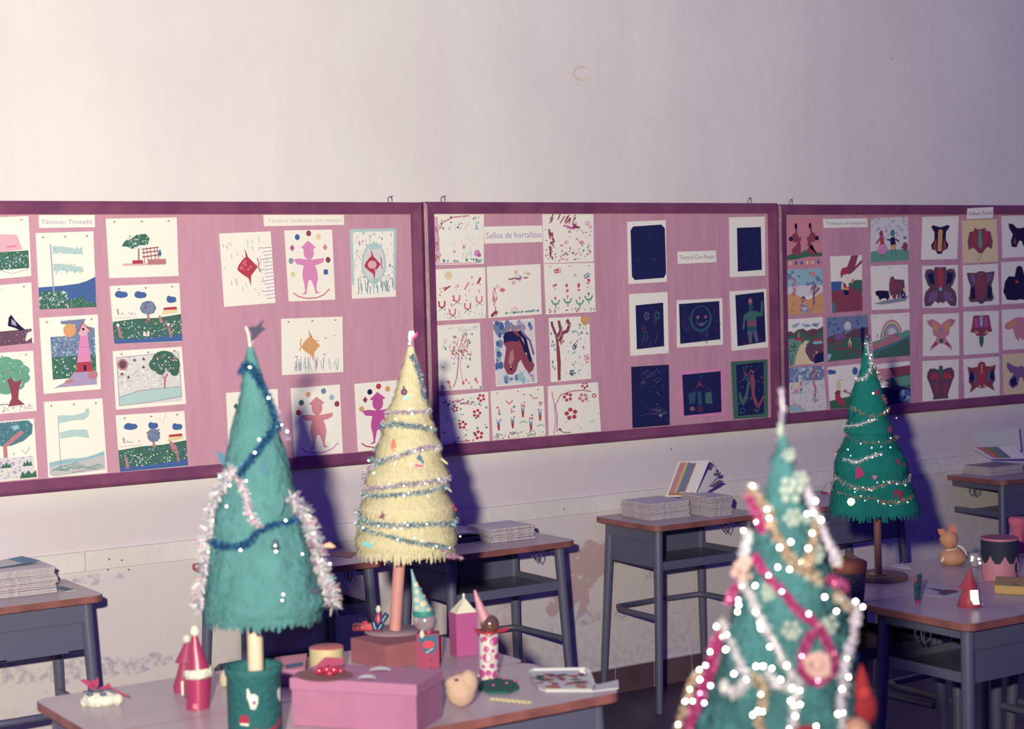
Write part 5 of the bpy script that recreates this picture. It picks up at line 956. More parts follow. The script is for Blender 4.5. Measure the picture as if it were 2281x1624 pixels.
# two Santa figures
for i, (px, py, k, lab) in enumerate(((437, 1577, 0, 'front red cone hat figure with white cotton band and pompom beside the green pot'), (409, 1540, 1, 'smaller red cone hat figure half hidden behind its taller twin'))):
    I = It('cone_hat_figure', lab, 'paper figure', px, py)
    if k == 0:
        I.lathe('body', [(1508,412,470),(1530,414,470),(1556,416,468),(1577,415,467)], crimson); I.lathe('hat', [(1416,427,440),(1440,422,448),(1470,418,460),(1492,414,467)], crimson)
        m = MB(); a, b = I.pt(408, 1496), I.pt(476, 1496); c = (a+b)/2; r = (b-a).length/2
        rows = [[c+Vector((r*f*math.cos(2*PI*j/30), r*f*math.sin(2*PI*j/30), dz+.005*abs(math.cos(PI*j/30))-.004)) for j in range(30)] for f, dz in ((.86, .010), (.98, .006), (1.0, -.002), (.95, -.010), (.85, -.012))]
        m.grid(rows, cotton, True, True); m.build('cotton_band', I.t); I.ball('pompom', 434, 1405, 11, cotton, (1, 1, 1.3))
        m = MB(); p = I.pt(441, 1566, -.029); m.face([p+Vector((-.006, 0, -.007)), p+Vector((.005, 0, -.007)), p+Vector((.005, 0, .005)), p+Vector((-.006, 0, .005))], mat('pink_strip', (.5, .15, .25), .6)); m.build('strip', I.t)
        m = MB(); fill(m, [I.pt(x_, y_, -.012) for x_, y_ in ((406,1516),(410,1514),(411,1545),(407,1547))], wp); m.build('arm', I.t)
    else:
        I.lathe('body', [(1476,400,422),(1500,394,424),(1528,386,424),(1540,388,426)], crimson2); I.lathe('hat', [(1432,410,424),(1450,402,428),(1474,390,432)], crimson2); I.ball('pompom', 416, 1424, 10, cotton)
I = It('cream_ball_figure', 'small cream craft ball mostly hidden behind the green pot rim', 'craft', 503, 1530)
I.lathe('body', [(1492,497,503),(1500,491,508),(1515,488,512),(1528,493,508)], mat('cream_felt', (.42, .38, .28), .8))
# ---- pink shoe box and what lies on it
box_m = mat('pink_card', (.37, .145, .28), .6, bump=.06, bscale=30, var=.1, vscale=16); box_in = mat('pink_card_lid', (.38, .155, .30), .55, bump=.05, bscale=30)
HB = .106
def poly_prism(name, t, P, pts, z0, z1, mt, side=None, ch=.0015): m = MB(); m.slab([(p.x, p.y) for p in pts], z0, z1, mt, side, ch); return m.build(name, t)
ztop = DH+HB
FR, BR, FL_ = on_z(928, 1526, ztop), on_z(1000, 1492, ztop), on_z(645, 1510, ztop)
ex = (FR-FL_).normalized(); ey = Vector((-ex.y, ex.x, 0)); Lx = (FR-FL_).length; Ly = max((BR-FR).dot(ey), .12)
ctr = FL_+ex*Lx/2+ey*Ly/2
t = thing('shoe_box', 'large pink card shoe box with lid at the bottom edge of the picture', 'box', Vector((ctr.x, ctr.y, DH)), math.atan2(ex.y, ex.x))
m = MB(); m.box((-Lx/2+.003, -Ly/2+.003, .0005), (Lx/2-.003, Ly/2-.003, HB-.003), box_m, .001); m.build('box_base', t)
m = MB(); m.box((-Lx/2, -Ly/2, HB-.026), (Lx/2, Ly/2, HB), box_in, .002); m.build('lid', t)
shine = mat('white_gloss_paper', (.62, .62, .66), .35)
for (a0, y0, w_) in ((847, 1493, 24), (817, 1511, 20)):
    I = It('paper_curl', 'white paper curl lying on the pink box lid, %s' % ('the one farther back' if y0 < 1500 else 'the one nearer the front edge'), 'paper curl', a0, y0, ztop); m = MB(); n = 10; R = []
    for j in range(n+1):
        u = -1+2*j/n; R.append([Vector((u*w_*I.m, -.012, .0006+.003*(1-u*u))), Vector((u*w_*I.m*.95, .010, .0010+.005*(1-u*u)))])
    m.grid(R, shine); o = m.build('curl', I.t)
I = It('brown_paper_disc', 'brown paper disc under the red sweets on the pink box', 'paper disc', 722, 1505, ztop)
m = MB(); pts = [flat_on(I.P, 722+66*math.cos(2*PI*i/28), 1503+14*math.sin(2*PI*i/28), .0012) for i in range(28)]; fill(m, pts, mat('brown_paper', (.22, .10, .13), .8), .001); m.build('disc', I.t)
I = It('sweet_packet', 'red cellophane packet of sweets lying on the pink shoe box', 'sweets', 728, 1503, ztop+.0015); cello = mat('red_cellophane', (.35, .02, .07), .12, spec=.9, coat=.6)
m = MB()
for (x_, y_, r_) in ((712,1492,12),(728,1490,13),(745,1490,12),(758,1494,9),(735,1497,11)): m.ball(I.pt(x_, y_, rnd.uniform(-.01, .01)), r_*I.m, cello, 12, (1.1, 1, .8))
m.build('sweets', I.t)
m = MB(); fill(m, [I.pt(x_, y_, .018) for x_, y_ in ((700,1488),(722,1468),(764,1470),(762,1486))], crimson2); fill(m, [I.pt(x_, y_, .021) for x_, y_ in ((762,1486),(764,1470),(722,1468),(700,1488))], crimson2); m.build('paper_flap', I.t)
# ---- pink flat box behind the pot, yellow tub
H2 = DH+.04
a = [on_z(*q, H2) for q in ((604, 1494), (680, 1490), (684, 1455), (612, 1464))]; c = sum(a, Vector())/4
t = thing('flat_pink_box', 'flat pink box behind the green pot with the yellow tub beside it', 'box', Vector((c.x, c.y, DH)))
m = MB(); m.slab([((p-c).x, (p-c).y) for p in a], .0005, .04, mat('salmon_pink_card', (.52, .21, .27), .6), mat('pink_card', (.4, .135, .27)), .0015); m.build('box_body', t)
m = MB(); q = [on_z(*q_, H2+.0005)-Vector((c.x, c.y, DH)) for q_ in ((632, 1482), (674, 1474), (676, 1482), (638, 1490))]; fill(m, q, mat('blue_card', (.02, .1, .2)), .0); m.build('blue_panel', t)
I = It('yellow_tub', 'pale yellow round tub with red top between the pink box and terracotta box', 'tub', 728, 1512)
I.lathe('tub_wall', [(1441,689,764),(1444,689,765),(1490,690,765),(1512,692,764)], mat('straw_card', (.50, .42, .25), .55), 36)
m = MB(); p = I.pt(727, 1441); r_ = 37.5*I.m; m.lathe([(0, .001), (r_*.97, .001), (r_, .0005), (r_, -.002)], mat('red_paper_top', (.5, .12, .13), .5), 36, c=p); m.build('top', I.t)
# ---- terracotta box under the cream tree
terra = mat('terracotta_card', (.28, .095, .125), .7, bump=.05, bscale=40, var=.12, vscale=12)
E_, F_, G_ = on_z(781, 1421, H1-.0012), on_z(858, 1440, H1-.0012), on_z(985, 1418, H1-.0012)
u1 = (E_-F_); u2 = (G_-F_); u1 = Vector((u1.x, u1.y, 0)); u2 = Vector((u2.x, u2.y, 0)); c = F_+(u1+u2)/2
t = thing('terracotta_box', 'terracotta coloured card box that carries the cream paper tree', 'box', Vector((c.x, c.y, DH)))
o_ = [F_, G_, F_+u1*.35+u2, F_+u1+u2*.75, E_]; m = MB(); m.slab([((p-c).x, (p-c).y) for p in o_], .0005, H1-DH-.0012, terra, terra, .0015); m.build('box_body', t)
discm = mat('grey_brown_disc', (.27, .19, .24), .6); P = on_z(878, 1406, H1)
m = MB(); m.lathe([(0, -.0012), (.079, -.0012), (.08, -.0008), (.08, 0), (0, 0)], discm, 40); o = m.build('round_base', TB.t)
# small things standing on the disc
I = It('red_toy_train', 'small red toy wagon with white dots on the terracotta box', 'toy', 812, 1403, H1+.0003, group=None); redtoy = mat('red_toy_paint', (.45, .05, .08), .4)
m = MB(); a = I.pt(786, 1400); b = I.pt(832, 1382); m.box((a.x, -.012, .0), (b.x, .012, .016), redtoy, .003); m.build('wagon', I.t)
m = MB(); p = I.pt(812, 1380); m.box((p.x-.006, -.006, .016), (p.x+.008, .006, .022), redtoy, .002); m.build('cab', I.t)
for x_ in (797, 808): 
    m = MB(); q = I.pt(x_, 1396, -.0125); m.face([q+Vector((.0022*math.cos(k), 0, .0022*math.sin(k))) for k in [2*PI*i/10 for i in range(10)]], wp); m.build('dot', I.t)
I = It('cracker_figure', 'small figure with white cotton top and blue striped barrels on the terracotta box', 'paper figure', 850, 1405, H1+.0003); bluec = mat('dark_blue_card', (.012, .04, .12), .5); strip = mat('pale_blue_strip', (.3, .5, .55), .5)
I.lathe('body', [(1365,840,846),(1374,836,850),(1392,834,852),(1404,836,850)], crimson); I.ball('pompom', 843, 1357, 6, cotton, (1, 1, 1.5))
for (a, b) in (((833,1384),(838,1400)), ((845,1398),(852,1386)), ((853,1380),(862,1366))):
    A, B = I.pt(*a, -.012), I.pt(*b, -.014); m = MB(); m.tube([A, B], .0078, bluec, 12); m.build('barrel', I.t)
    m = MB(); d = (B-A)*.9; m.tube([A+Vector((0, -.0075, 0)), A+d+Vector((0, -.0075, 0))], .0015, strip, 6); m.build('stripe', I.t)
# ---- clown with dotted blue hat
I = It('clown_figure', 'clown figure with tall pale blue dotted cone hat and glass ball head', 'paper figure', 955, 1487)
hatm = mat('pale_blue_card', (.20, .37, .42), .6); dotm = mat('cream_dot', (.55, .48, .34), .6); band = mat('teal_band', (.03, .2, .19), .6)
hr = [(1268,915,918),(1290,917,926),(1320,918,941),(1350,919,958),(1362,919,966)]
I.lathe('hat', hr, hatm); I.lathe('hat_band', [(1359,918,965),(1367,919,969),(1372,921,968)], band)
m = MB()
for (x_, y_, r_) in ((927,1301,5),(929,1316,4.5),(928,1334,6),(944,1342,7),(947,1326,4),(929,1351,5),(955,1355,4.5),(940,1310,3)):
    f = (y_-1268)/94; xl = 915+4*f; xr = 917+49*f; c_, rr = (xl+xr)/2, (xr-xl)/2
    q = []
    for k in range(12): X = x_+r_*math.cos(2*PI*k/12); Y = y_+r_*math.sin(2*PI*k/12); f2 = (Y-1268)/94; c2 = (915+4*f2+917+49*f2)/2; r2 = ((49-4)*f2+2)/2; dd = max(-r2*.98, min(r2*.98, X-c2)); q.append(I.pt(c2+dd, Y, -math.sqrt(max(r2*r2-dd*dd, 0))*I.m-.0006))
    fill(m, q, dotm)
m.build('hat_dots', I.t)
glass = mat('silvery_glass_ball', (.50, .40, .46), .12, metal=.55)
I.ball('head', 947, 1383, 26, glass); I.lathe('neck', [(1399,944,964),(1408,944,966)], crimson)
m = MB(); a = I.pt(931, 1487); b = I.pt(978, 1408); m.box((a.x, -.020, 0), (b.x, .020, b.z), crimson2, .002); m.build('body', I.t)
m = MB(); fill(m, [I.pt(x_, y_, -.0215) for x_, y_ in ((932,1416),(975,1410),(974,1440),(966,1452),(946,1450),(940,1428),(933,1426))], navyL); m.build('bib', I.t)
m = MB(); fill(m, [I.pt(x_, y_, -.0225) for x_, y_ in oval(956, 1432, 13, 9, 16)], mat('bright_red_spot', (.5, .03, .07), .5)); m.build('bow', I.t)
m = MB(); m.tube([I.pt(950, 1450, -.0235), I.pt(966, 1440, -.0235)], .0012, wp, 6); m.build('bow_string', I.t)
I.ball('cotton_tuft', 941, 1410, 7, cotton, (.8, .8, 1.3), -.02)
for y_ in (1467, 1482):
    m = MB(); q = I.pt(961, y_, -.0206); m.face([q+Vector((.002*math.cos(k), 0, .002*math.sin(k))) for k in [2*PI*i/10 for i in range(10)]], navy); m.build('button', I.t)
# ---- magenta carton with white peak
I = It('magenta_carton', 'magenta card carton with white pyramid peak behind the polka dot clown', 'carton', 1035, 1466)
mgc = mat('magenta_card', (.35, .07, .235), .55); wpk = mat('white_peak_paper', (.60, .58, .50), .7)
T = [on_z(*q, DH) for q in ((1002, 1458), (1018, 1465), (1066, 1460), (1052, 1452))]; T[3] = T[0]+(T[2]-T[1])
T = [rot_local(q-I.P) for q in T]; zt_ = I.pt(1030, 1369).z; m = MB(); m.slab([(q.x, q.y) for q in (T[0], T[1], T[2], T[3])], .0005, zt_, mgc, mgc, .0015); m.build('carton_body', I.t)
m = MB(); ap = I.pt(1032, 1338); c_ = sum(T, Vector())/4; R0 = [Vector((c_.x+(q.x-c_.x)*.93, c_.y+(q.y-c_.y)*.93, zt_)) for q in T]; tr = .0035
R1 = [Vector((ap.x+tr*sx, c_.y+tr*sy, ap.z-.001)) for sx, sy in ((-1, -.3), (0, -1), (1, .3), (0, 1))]; m.grid([R0, R1], wpk, False, True); m.tube([R1[0].lerp(R1[2], .5)-Vector((0, 0, .002)), Vector((ap.x, c_.y, I.pt(1032, 1328).z))], .0035, wpk, 10); m.build('peak', I.t)
# ---- clown with pink hat, spotted tube
I = It('clown_figure', 'clown figure with pink cone hat, gold ball head and magenta spotted tube body', 'paper figure', 1089, 1511)
I.lathe('hat', [(1315,1055,1060),(1335,1057,1070),(1355,1061,1081),(1375,1066,1092),(1384,1069,1098)], mat('pink_hat_card', (.52, .24, .32), .5))
I.ball('head', 1091, 1390, 21, mat('gold_glass_ball', (.24, .13, .12), .1, metal=.6))
m = MB(); p = I.pt(1089, 1410); rr = 27*I.m; R = []
for j in range(41):
    a = 2*PI*j/40; w_ = 1+.18*math.sin(5*a+1)+.55*max(0, math.cos(a))**6+.35*max(0, -math.cos(a))**6; R.append([p+Vector((math.cos(a)*9*I.m, math.sin(a)*9*I.m, .001)), p+Vector((math.cos(a)*rr*w_, math.sin(a)*rr, .004*math.sin(5*a)+.009*abs(math.cos(a))**4))]); R[-1].insert(0, p+Vector((math.cos(a)*15*I.m, math.sin(a)*15*I.m, .010)))
ruff = mat('red_crepe', (.42, .03, .06), .8); m.grid(R, ruff); m.build('ruff', I.t)
I.lathe('body', [(1410,1068,1110),(1440,1067,1110),(1480,1068,1110),(1511,1070,1110)], mat('white_card_tube', (.58, .54, .55), .6), 30)
m = MB(); mag = mat('magenta_spot', (.42, .06, .26), .6)
for (x_, y_, r_) in ((1080,1419,6),(1101,1425,10),(1071,1424,6),(1083,1442,7),(1098,1446,4),(1072,1440,4),(1086,1461,11),(1108,1460,7),(1069,1462,5),(1077,1481,4),(1096,1479,6),(1088,1495,7),(1072,1497,9),(1105,1499,9),(1110,1480,4)):
    q = []
    for k in range(16):
        X = max(-20.9, min(20.9, x_+r_*math.cos(2*PI*k/16)-1089)); Y = y_+r_*math.sin(2*PI*k/16); q.append(I.pt(1089+X, Y, -math.sqrt(21.2**2-X*X)*I.m-.0006))
    fill(m, q, mag)
m.build('spots', I.t)
# ---- felt animal beside the pink box, wreath, plate, daisies
I = It('felt_animal', 'beige felt animal lump with one dark eye beside the pink shoe box', 'craft', 1030, 1580); bg = mat('beige_felt', (.48, .33, .27), .95, bump=.3, bscale=60)
m = MB(); m.ball(I.pt(1026, 1540, .01), 38*I.m, bg, 24, (.90, .75, 1.0)); m.ball(I.pt(1044, 1522, .010), 27*I.m, bg, 18, (.8, .8, 1.05)); m.ball(I.pt(1008, 1526, .008), 18*I.m, bg, 14); m.build('body', I.t)
I.ball('eye', 1017, 1511, 4, navy, (1.2, .6, .7), -.0165)
I = It('wreath', 'green felt wreath disc with pink dots lying beside the spotted clown', 'wreath', 1112, 1528)
m = MB(); gw = mat('dark_green_felt', (.015, .10, .085), .9, bump=.3, bscale=70); pts = []
for i in range(40): a = 2*PI*i/40; f = 1+.05*math.sin(7*a); pts.append(flat_on(I.P, 1110+45*f*math.cos(a), 1526+15*f*math.sin(a), .006))
fill(m, pts, gw, .006); m.build('felt_disc', I.t)
for (x_, y_) in ((1091,1512),(1123,1512),(1129,1521),(1147,1517),(1099,1526)): m = MB(); m.ball(flat_on(I.P, x_, y_, .0075), 4*I.m, mat('pink_dot', (.55, .1, .2), .7), 10, (1, 1, .6)); m.build('pink_dot', I.t)
I = It('glass_vial', 'tiny clear tube standing by the green wreath', 'tube', 1066, 1533); I.lathe('tube', [(1503,1063,1068),(1531,1063,1069)], mat('clear_plastic', (.6, .6, .65), .15)); 
I = It('flower_tray', 'white paper tray with a collage of red and orange flowers and dark leaves', 'paper tray', 1250, 1518)
m = MB(); out = [(1181,1499),(1190,1495),(1301,1493),(1312,1500),(1322,1528),(1318,1538),(1215,1538),(1200,1532)]; trm = mat('white_tray_paper', (.55, .56, .60), .7)
fill(m, [flat_on(I.P, x_, y_, .003) for x_, y_ in out], trm, .003); A = [flat_on(I.P, x_, y_, .003) for x_, y_ in out]; c_ = sum(A, Vector())/len(A); B = [p+(p-c_).normalized()*.006+Vector((0, 0, .006)) for p in A]; m.grid([A, B], trm, False, True); m.build('tray', I.t)
m = MB(); r2 = random.Random(4); lf = mat('dark_leaf', (.03, .10, .10), .8); rf = mat('red_petal', (.42, .05, .12), .8); of = mat('orange_petal', (.45, .22, .14), .8)
for k in range(40):
    x_ = r2.uniform(1198, 1306); y_ = r2.uniform(1500, 1532); mm_ = [lf, lf, rf, of][k % 4] if y_ < 1514 else [of, of, lf, rf][k % 4]; q = flat_on(I.P, x_, y_, .0045+.00003*k); a = r2.uniform(0, 3); l = r2.uniform(.012, .021); w_ = .008
    d = Vector((math.cos(a), math.sin(a), 0)); n_ = Vector((-d.y, d.x, 0)); m.face([q-d*l, q+n_*w_, q+d*l, q-n_*w_], mm_)
m.build('flower_collage', I.t)
m = MB(); fill(m, [I.pt(x_, y_, .0) for x_, y_ in ((1290,1497),(1294,1487),(1300,1490),(1306,1502))], trm); m.build('folded_corner', I.t)
I = It('paper_strip', 'white folded paper strip at the right corner of the front desk', 'paper strip', 1350, 1532)
m = MB(); fill(m, [flat_on(I.P, x_, y_, .003) for x_, y_ in ((1316,1539),(1322,1527),(1377,1514),(1378,1524),(1378,1532))], trm, .003); m.build('strip', I.t)
I = It('daisy_chain', 'short strip of yellow and white paper daisies on the front desk', 'paper flowers', 1138, 1562)
m = MB()
for k in range(7):
    c_ = flat_on(I.P, 1102+12*k, 1557+1.2*k, .0022)
    for j in range(6): a = 2*PI*j/6; m.ball(c_+Vector((.008*math.cos(a), .008*math.sin(a), 0)), .005, mat('pale_daisy', (.62, .54, .36), .8), 8, (1, 1, .4))
    m.ball(c_+Vector((0, 0, .001)), .003, mat('daisy_centre', (.5, .36, .12), .8), 8, (1, 1, .6))
m.build('daisies', I.t)
# ------------------------------------------------------------------ crafts on the right desks
I = It('round_basket', 'dark round box with rust red rim and gold foil on top beside the nearest tree', 'box', 1893, 1338)
I.lathe('box_wall', [(1272,1858,1928),(1300,1860,1927),(1337,1864,1924)], mat('dark_speckled_card', (.035, .03, .08), .8, var=.6, vscale=120, sub=(.10, .10, .14)), 36)
I.lathe('lid', [(1246,1885,1900),(1248,1862,1926),(1252,1855,1931),(1273,1857,1930)], mat('rust_card', (.26, .07, .05), .6), 36)
gf = foil('gold_foil', (.55, .40, .28), .3, .8); m = MB(); r2 = random.Random(9)
for k in range(9):
    a = I.pt(1870+6*k, 1246); b = I.pt(1886+r2.uniform(-6, 14), 1228+r2.uniform(0, 10), r2.uniform(-.01, .01)); w_ = Vector((.005, .004, 0)); m.face([a-w_, a+w_, b+w_*.5, b-w_*.5], gf)
m.build('gold_foil', I.t)
I = It('torn_paper', 'torn white paper scraps on the far desk behind the far green tree base', 'paper scrap', 2010, 1264)
m = MB(); fill(m, [flat_on(I.P, x_, y_, .0015) for x_, y_ in ((1980,1262),(1992,1256),(2006,1257),(2010,1252),(2012,1259),(2024,1260),(2028,1266),(2014,1266),(1998,1264))], shine, .001); m.build('scraps', I.t)
I = It('glitter_cracker', 'upright blue glitter tube with red ends on the right desks', 'paper tube', 2043, 1345); gl = mat('blue_glitter', (.02, .09, .14), .4, metal=.3, bump=1, bscale=300, var=.7, vscale=150, sub=(.12, .25, .3))
I.lathe('tube', [(1278,2046,2054),(1284,2038,2054),(1310,2035,2052),(1336,2037,2052)], gl, 16); I.lathe('red_foot', [(1336,2037,2051),(1346,2040,2050)], crimson); m = MB(); m.ball(I.pt(2039, 1290, -.008), .006, crimson, 10, (.6, .5, 2)); m.build('red_patch', I.t)
I = It('leaf_shaped_paper', 'pale leaf shaped paper painting lying between glitter tube and red cone bell', 'paper', 2095, 1313)
m = MB(); fill(m, [flat_on(I.P, x_, y_, .0015) for x_, y_ in ((2015,1310),(2035,1306),(2062,1300),(2066,1297),(2090,1299),(2110,1306),(2146,1314),(2146,1324),(2120,1328),(2098,1330),(2070,1326),(2040,1318))], mat('grey_white_paper', (.44, .44, .50), .7), .001); m.build('paper_leaf', I.t)
m = MB(); fill(m, [flat_on(I.P, x_, y_, .0021) for x_, y_ in ((2062,1309),(2090,1312),(2112,1316),(2136,1318),(2120,1322),(2104,1326),(2086,1321),(2096,1319))], mat('brown_paint', (.12, .06, .10), .8)); fill(m, [flat_on(I.P, x_, y_, .0019) for x_, y_ in ((2100,1313),(2126,1314),(2140,1318),(2118,1318))], mat('red_paint', (.35, .06, .06), .8)); m.build('painted_mark', I.t)
I = It('cone_bell_figure', 'red double cone figure with shining foil face near the desk corner', 'paper figure', 2165, 1350); rc = mat('warm_red_card', (.36, .045, .085), .5)
I.lathe('skirt', [(1308,2147,2172),(1330,2138,2180),(1350,2132,2188),(1356,2140,2184)], rc); I.lathe('hat', [(1266,2158,2162),(1280,2154,2167),(1296,2144,2172),(1310,2135,2178)], rc)
fface = mat('foil_face', (.80, .78, .72), .42, metal=.9); m = MB(); q = [I.pt(x_, y_, -.004-26*I.m*.75) for x_, y_ in ((2155,1311),(2172,1311),(2173,1326),(2176,1342),(2158,1343),(2156,1328))]
cw = sum(q, Vector())/len(q); wpt = I.P+Matrix.Rotation(-YAW, 3, 'Z') @ cw; n_ = rot_local(((FLASH-wpt).normalized()+(CAM-wpt).normalized()).normalized()); q = [v-n_*((v-cw).dot(n_)) for v in q]; fill(m, q, fface); fill(m, [v-n_*.001 for v in reversed(q)], fface); m.build('foil_face', I.t)
m = MB(); m.ball(I.pt(2165, 1317, -.004-26*I.m*.75-.002), .002, navy, 8); m.build('nose', I.t); I.ball('bead', 2184, 1346, 5, silver, (1, 1, 1), -.008)
I = It('cat_figure', 'orange sitting cat figure with pointed ears and white collar', 'craft', 2122, 1258); oc = mat('orange_card', (.48, .24, .15), .6); oc2 = mat('salmon_orange_card', (.52, .17, .13), .6)
I.lathe('body', [(1220,2108,2136),(1228,2098,2146),(1242,2091,2155),(1254,2097,2146),(1259,2108,2134)], oc, 26); I.lathe('head', [(1181,2112,2120),(1186,2101,2129),(1198,2093,2134),(1210,2095,2132),(1220,2106,2124)], oc, 26)
for pts in ([(2087,1178),(2100,1177),(2106,1184),(2098,1194),(2091,1190)], [(2112,1180),(2117,1170),(2122,1166),(2129,1174),(2131,1184),(2124,1190)]): card(I.t, I.P, pts, oc2, 'ear', -.008, .004)
m = MB(); m.tube(smoothp([I.pt(2106, 1224, -.016), I.pt(2118, 1222, -.024), I.pt(2128, 1219, -.018)]), .0022, wp, 8); m.build('collar', I.t)
m = MB(); m.tube(smoothp([I.pt(2134, 1216, .004), I.pt(2144, 1220, .006), I.pt(2152, 1230, .008), I.pt(2154, 1238, .01)]), .0045, wp, 8); m.build('tail', I.t)
card(I.t, I.P, [(2090,1248),(2096,1236),(2099,1240),(2094,1249)], wp, 'paw', -.030)
I = It('clear_foil_cup', 'crumpled clear plastic cup with bright glints between cat and pink can', 'cup', 2171, 1262)
I.lathe('cup_wall', [(1232,2158,2184),(1248,2160,2182),(1261,2163,2180)], mat('cloudy_plastic', (.34, .30, .36), .2, spec=.9))
m = MB()
for (x_, y_, s_) in ((2162,1240,1.6),(2177,1243,1.5),(2179,1252,1.5),(2161,1246,1.2)): flake(m, I.pt(x_, y_, -.02), I.P, .0028*s_, sequin)
m.build('foil_glint', I.t)
I = It('pink_can', 'pink open can with black zigzag band and painted eye at the right edge', 'can', 2226, 1289); pc = mat('pink_can_card', (.52, .21, .29), .45); pin_ = mat('pink_can_inside', (.48, .16, .24), .5)
I.lathe('can_wall', [(1197,2186,2267),(1230,2186,2267),(1270,2186,2266),(1289,2188,2264)], pc, 44)
c_ = I.pt(2226.5, 1197); rr = 40.5*I.m; m = MB(); m.lathe([(rr*1.01, -.003), (rr*1.03, 0), (rr*1.0, .0015), (rr*.97, 0), (rr*.97, -.002)], pin_, 44, c=c_); m.build('rim', I.t)
m = MB(); m.lathe([(0, .0008), (rr*.97, .0012)], mat('can_dark_inside', (.30, .09, .15), .8), 44, c=c_); m.build('inner_face', I.t)
m = MB(); N = 48; R = []
for j in range(N+1):
    a = PI*j/(N/2); zz = 30 + (6 if (j % 6) < 1 else (24 if (j % 6) in (2, 3, 4) else 16)); p0 = Vector((c_.x+(rr+.0008)*math.cos(a), (rr+.0008)*math.sin(a), c_.z-4*I.m)); R.append([p0, p0-Vector((0, 0, (zz-4)*I.m))])
m.grid(R, mat('black_paper_band', (.015, .02, .05), .7), False); m.build('zigzag_band', I.t)
wrap_patch(I.t, I.P, rr, oval(2256, 1259, 4.5, 12, 18), mat('black_paper_band', (.015, .02, .05)), 'eye', .0012); wrap_patch(I.t, I.P, rr, oval(2261, 1258, 3, 12, 18), wp, 'eye', .0018); wrap_patch(I.t, I.P, rr, oval(2260, 1284, 5, 7, 16), crimson, 'mouth', .0012)
I = It('rose_pink_vase', 'rose pink paper shape rising behind the pink can', 'paper shape', 2264, 1234)
I.lathe('paper_shape', [(1152,2250,2284),(1158,2246,2288),(1170,2249,2286),(1190,2255,2280),(1232,2254,2282)], mat('rose_card', (.46, .10, .18), .8))
I = It('yellow_block', 'straw yellow sponge block at the right picture edge below the pink can', 'block', 2252, 1325)
a = [rot_local(on_z(*q, DH)-I.P) for q in ((2216, 1323), (2306, 1328), (2310, 1306), (2218, 1302))]; m = MB(); m.slab([(p.x, p.y) for p in a], .0005, .026, mat('straw_sponge', (.5, .33, .14), .9, bump=.4, bscale=80), None, .002); m.build('block', I.t)
m = MB(); m.tube(smoothp([Vector((-.02, .01, .028)), Vector((0, .0, .03)), Vector((.03, .012, .028))]), .002, mat('dull_green_cord', (.12, .13, .10), .8), 6); m.build('cord', I.t)
# ------------------------------------------------------------------ booklets on the wall desks
page = mat('booklet_pages', (.56, .50, .56), .8, bump=.5, bscale=150, var=.22, vscale=90); covers = [mat('booklet_cover_'+n, c, .6) for n, c in (('white', (.62, .58, .62)), ('lilac', (.40, .32, .42)), ('blue', (.03, .14, .28)), ('cream', (.6, .52, .46)))]
spine = mat('dark_spine_tape', (.06, .03, .10), .6)
def booklet(x, y, z, w, d, th, rz, cov, label, group, tape=True, name='booklet'):
    t = thing(name, label, 'booklet', (x, y, z), rz, group)
    m = MB(); m.box((-w/2, -d/2, .0004), (w/2, d/2, th-.0008), page, .0003); m.build('pages', t)
    m = MB(); m.box((-w/2-.001, -d/2-.001, th-.0008), (w/2+.001, d/2+.001, th-.0001), cov, .0001); m.build('cover', t)
    if tape: m = MB(); m.box((w/2+.0005, -d/2, .0004), (w/2+.002, -d/2+.05, th-.001), spine, .0003); m.build('spine_tape', t)
    return t
def stack(px, py, w, d, n, th, label, group, rz0=0, cov=None, base_rz=0, dx=0, z0=DH):
    P = on_z(px, py, z0); z = z0+.0002
    for i in range(n):
        rz = base_rz+rnd.uniform(-.05, .05); k = th*rnd.uniform(.8, 1.25)
        booklet(P.x-w/2+dx+rnd.uniform(-.004, .004), P.y+d/2+rnd.uniform(-.004, .004), z, w, d, k, rz, cov[i] if cov else rnd.choice(covers[:2]), label, group); z += k+.0002
    return z
zz = stack(127, 1319, .24, .19, 11, .0072, 'magazine in the tall stack on the grey desk at far left', 'magazines stacked on the far left desk')
I = It('blue_folder', 'teal blue folder lying under the far left magazine stack', 'folder', 150, 1318)
bpy.data.objects.remove(I.t)
P = on_z(166, 1318, DH); t = thing('blue_folder', 'teal blue folder sticking out beside the far left magazine stack', 'folder', (P.x-.02, P.y+.06, DH), .1); m = MB(); m.box((-.012, -.05, .0003), (.024, .05, .003), mat('teal_folder', (.02, .12, .2), .5), .0005, side=wp); m.build('cover', t)
P = on_z(40, 1262, zz); t = thing('blue_booklet', 'blue edged booklet curling on top of the far left magazine stack', 'booklet', (P.x-.03, P.y+.07, zz+.0005), .12); m = MB(); R = []
for i in range(9): u = i/8; R.append([Vector((-.12+.22*u, -.07, .001+.018*max(0, u-.4)**1.5)), Vector((-.12+.22*u, .07, .001+.018*max(0, u-.4)**1.5))])
m.grid(R, mat('bright_blue_cover', (.05, .22, .36), .5)); R2 = [[a+Vector((0, .012, .0012)), b+Vector((0, -.01, .0012))] for a, b in R[1:-2]]; m.grid(R2, wp); m.build('cover', t)
stack(1192, 1199, .19, .17, 6, .0075, 'booklet in the low stack on the desk behind the cream tree', 'booklets behind the cream tree')
P = on_z(1070, 1206, DH); t = thing('open_magazine', 'open magazine drooping over a dark book, left of the low booklet stack', 'magazine', (P.x-.03, P.y+.10, DH), .02)
m = MB(); m.box((-.13, -.09, .0004), (.07, .07, .020), mat('dark_blue_book', (.03, .03, .09), .5), .002); m.build('dark_book', t)
m = MB(); R = []
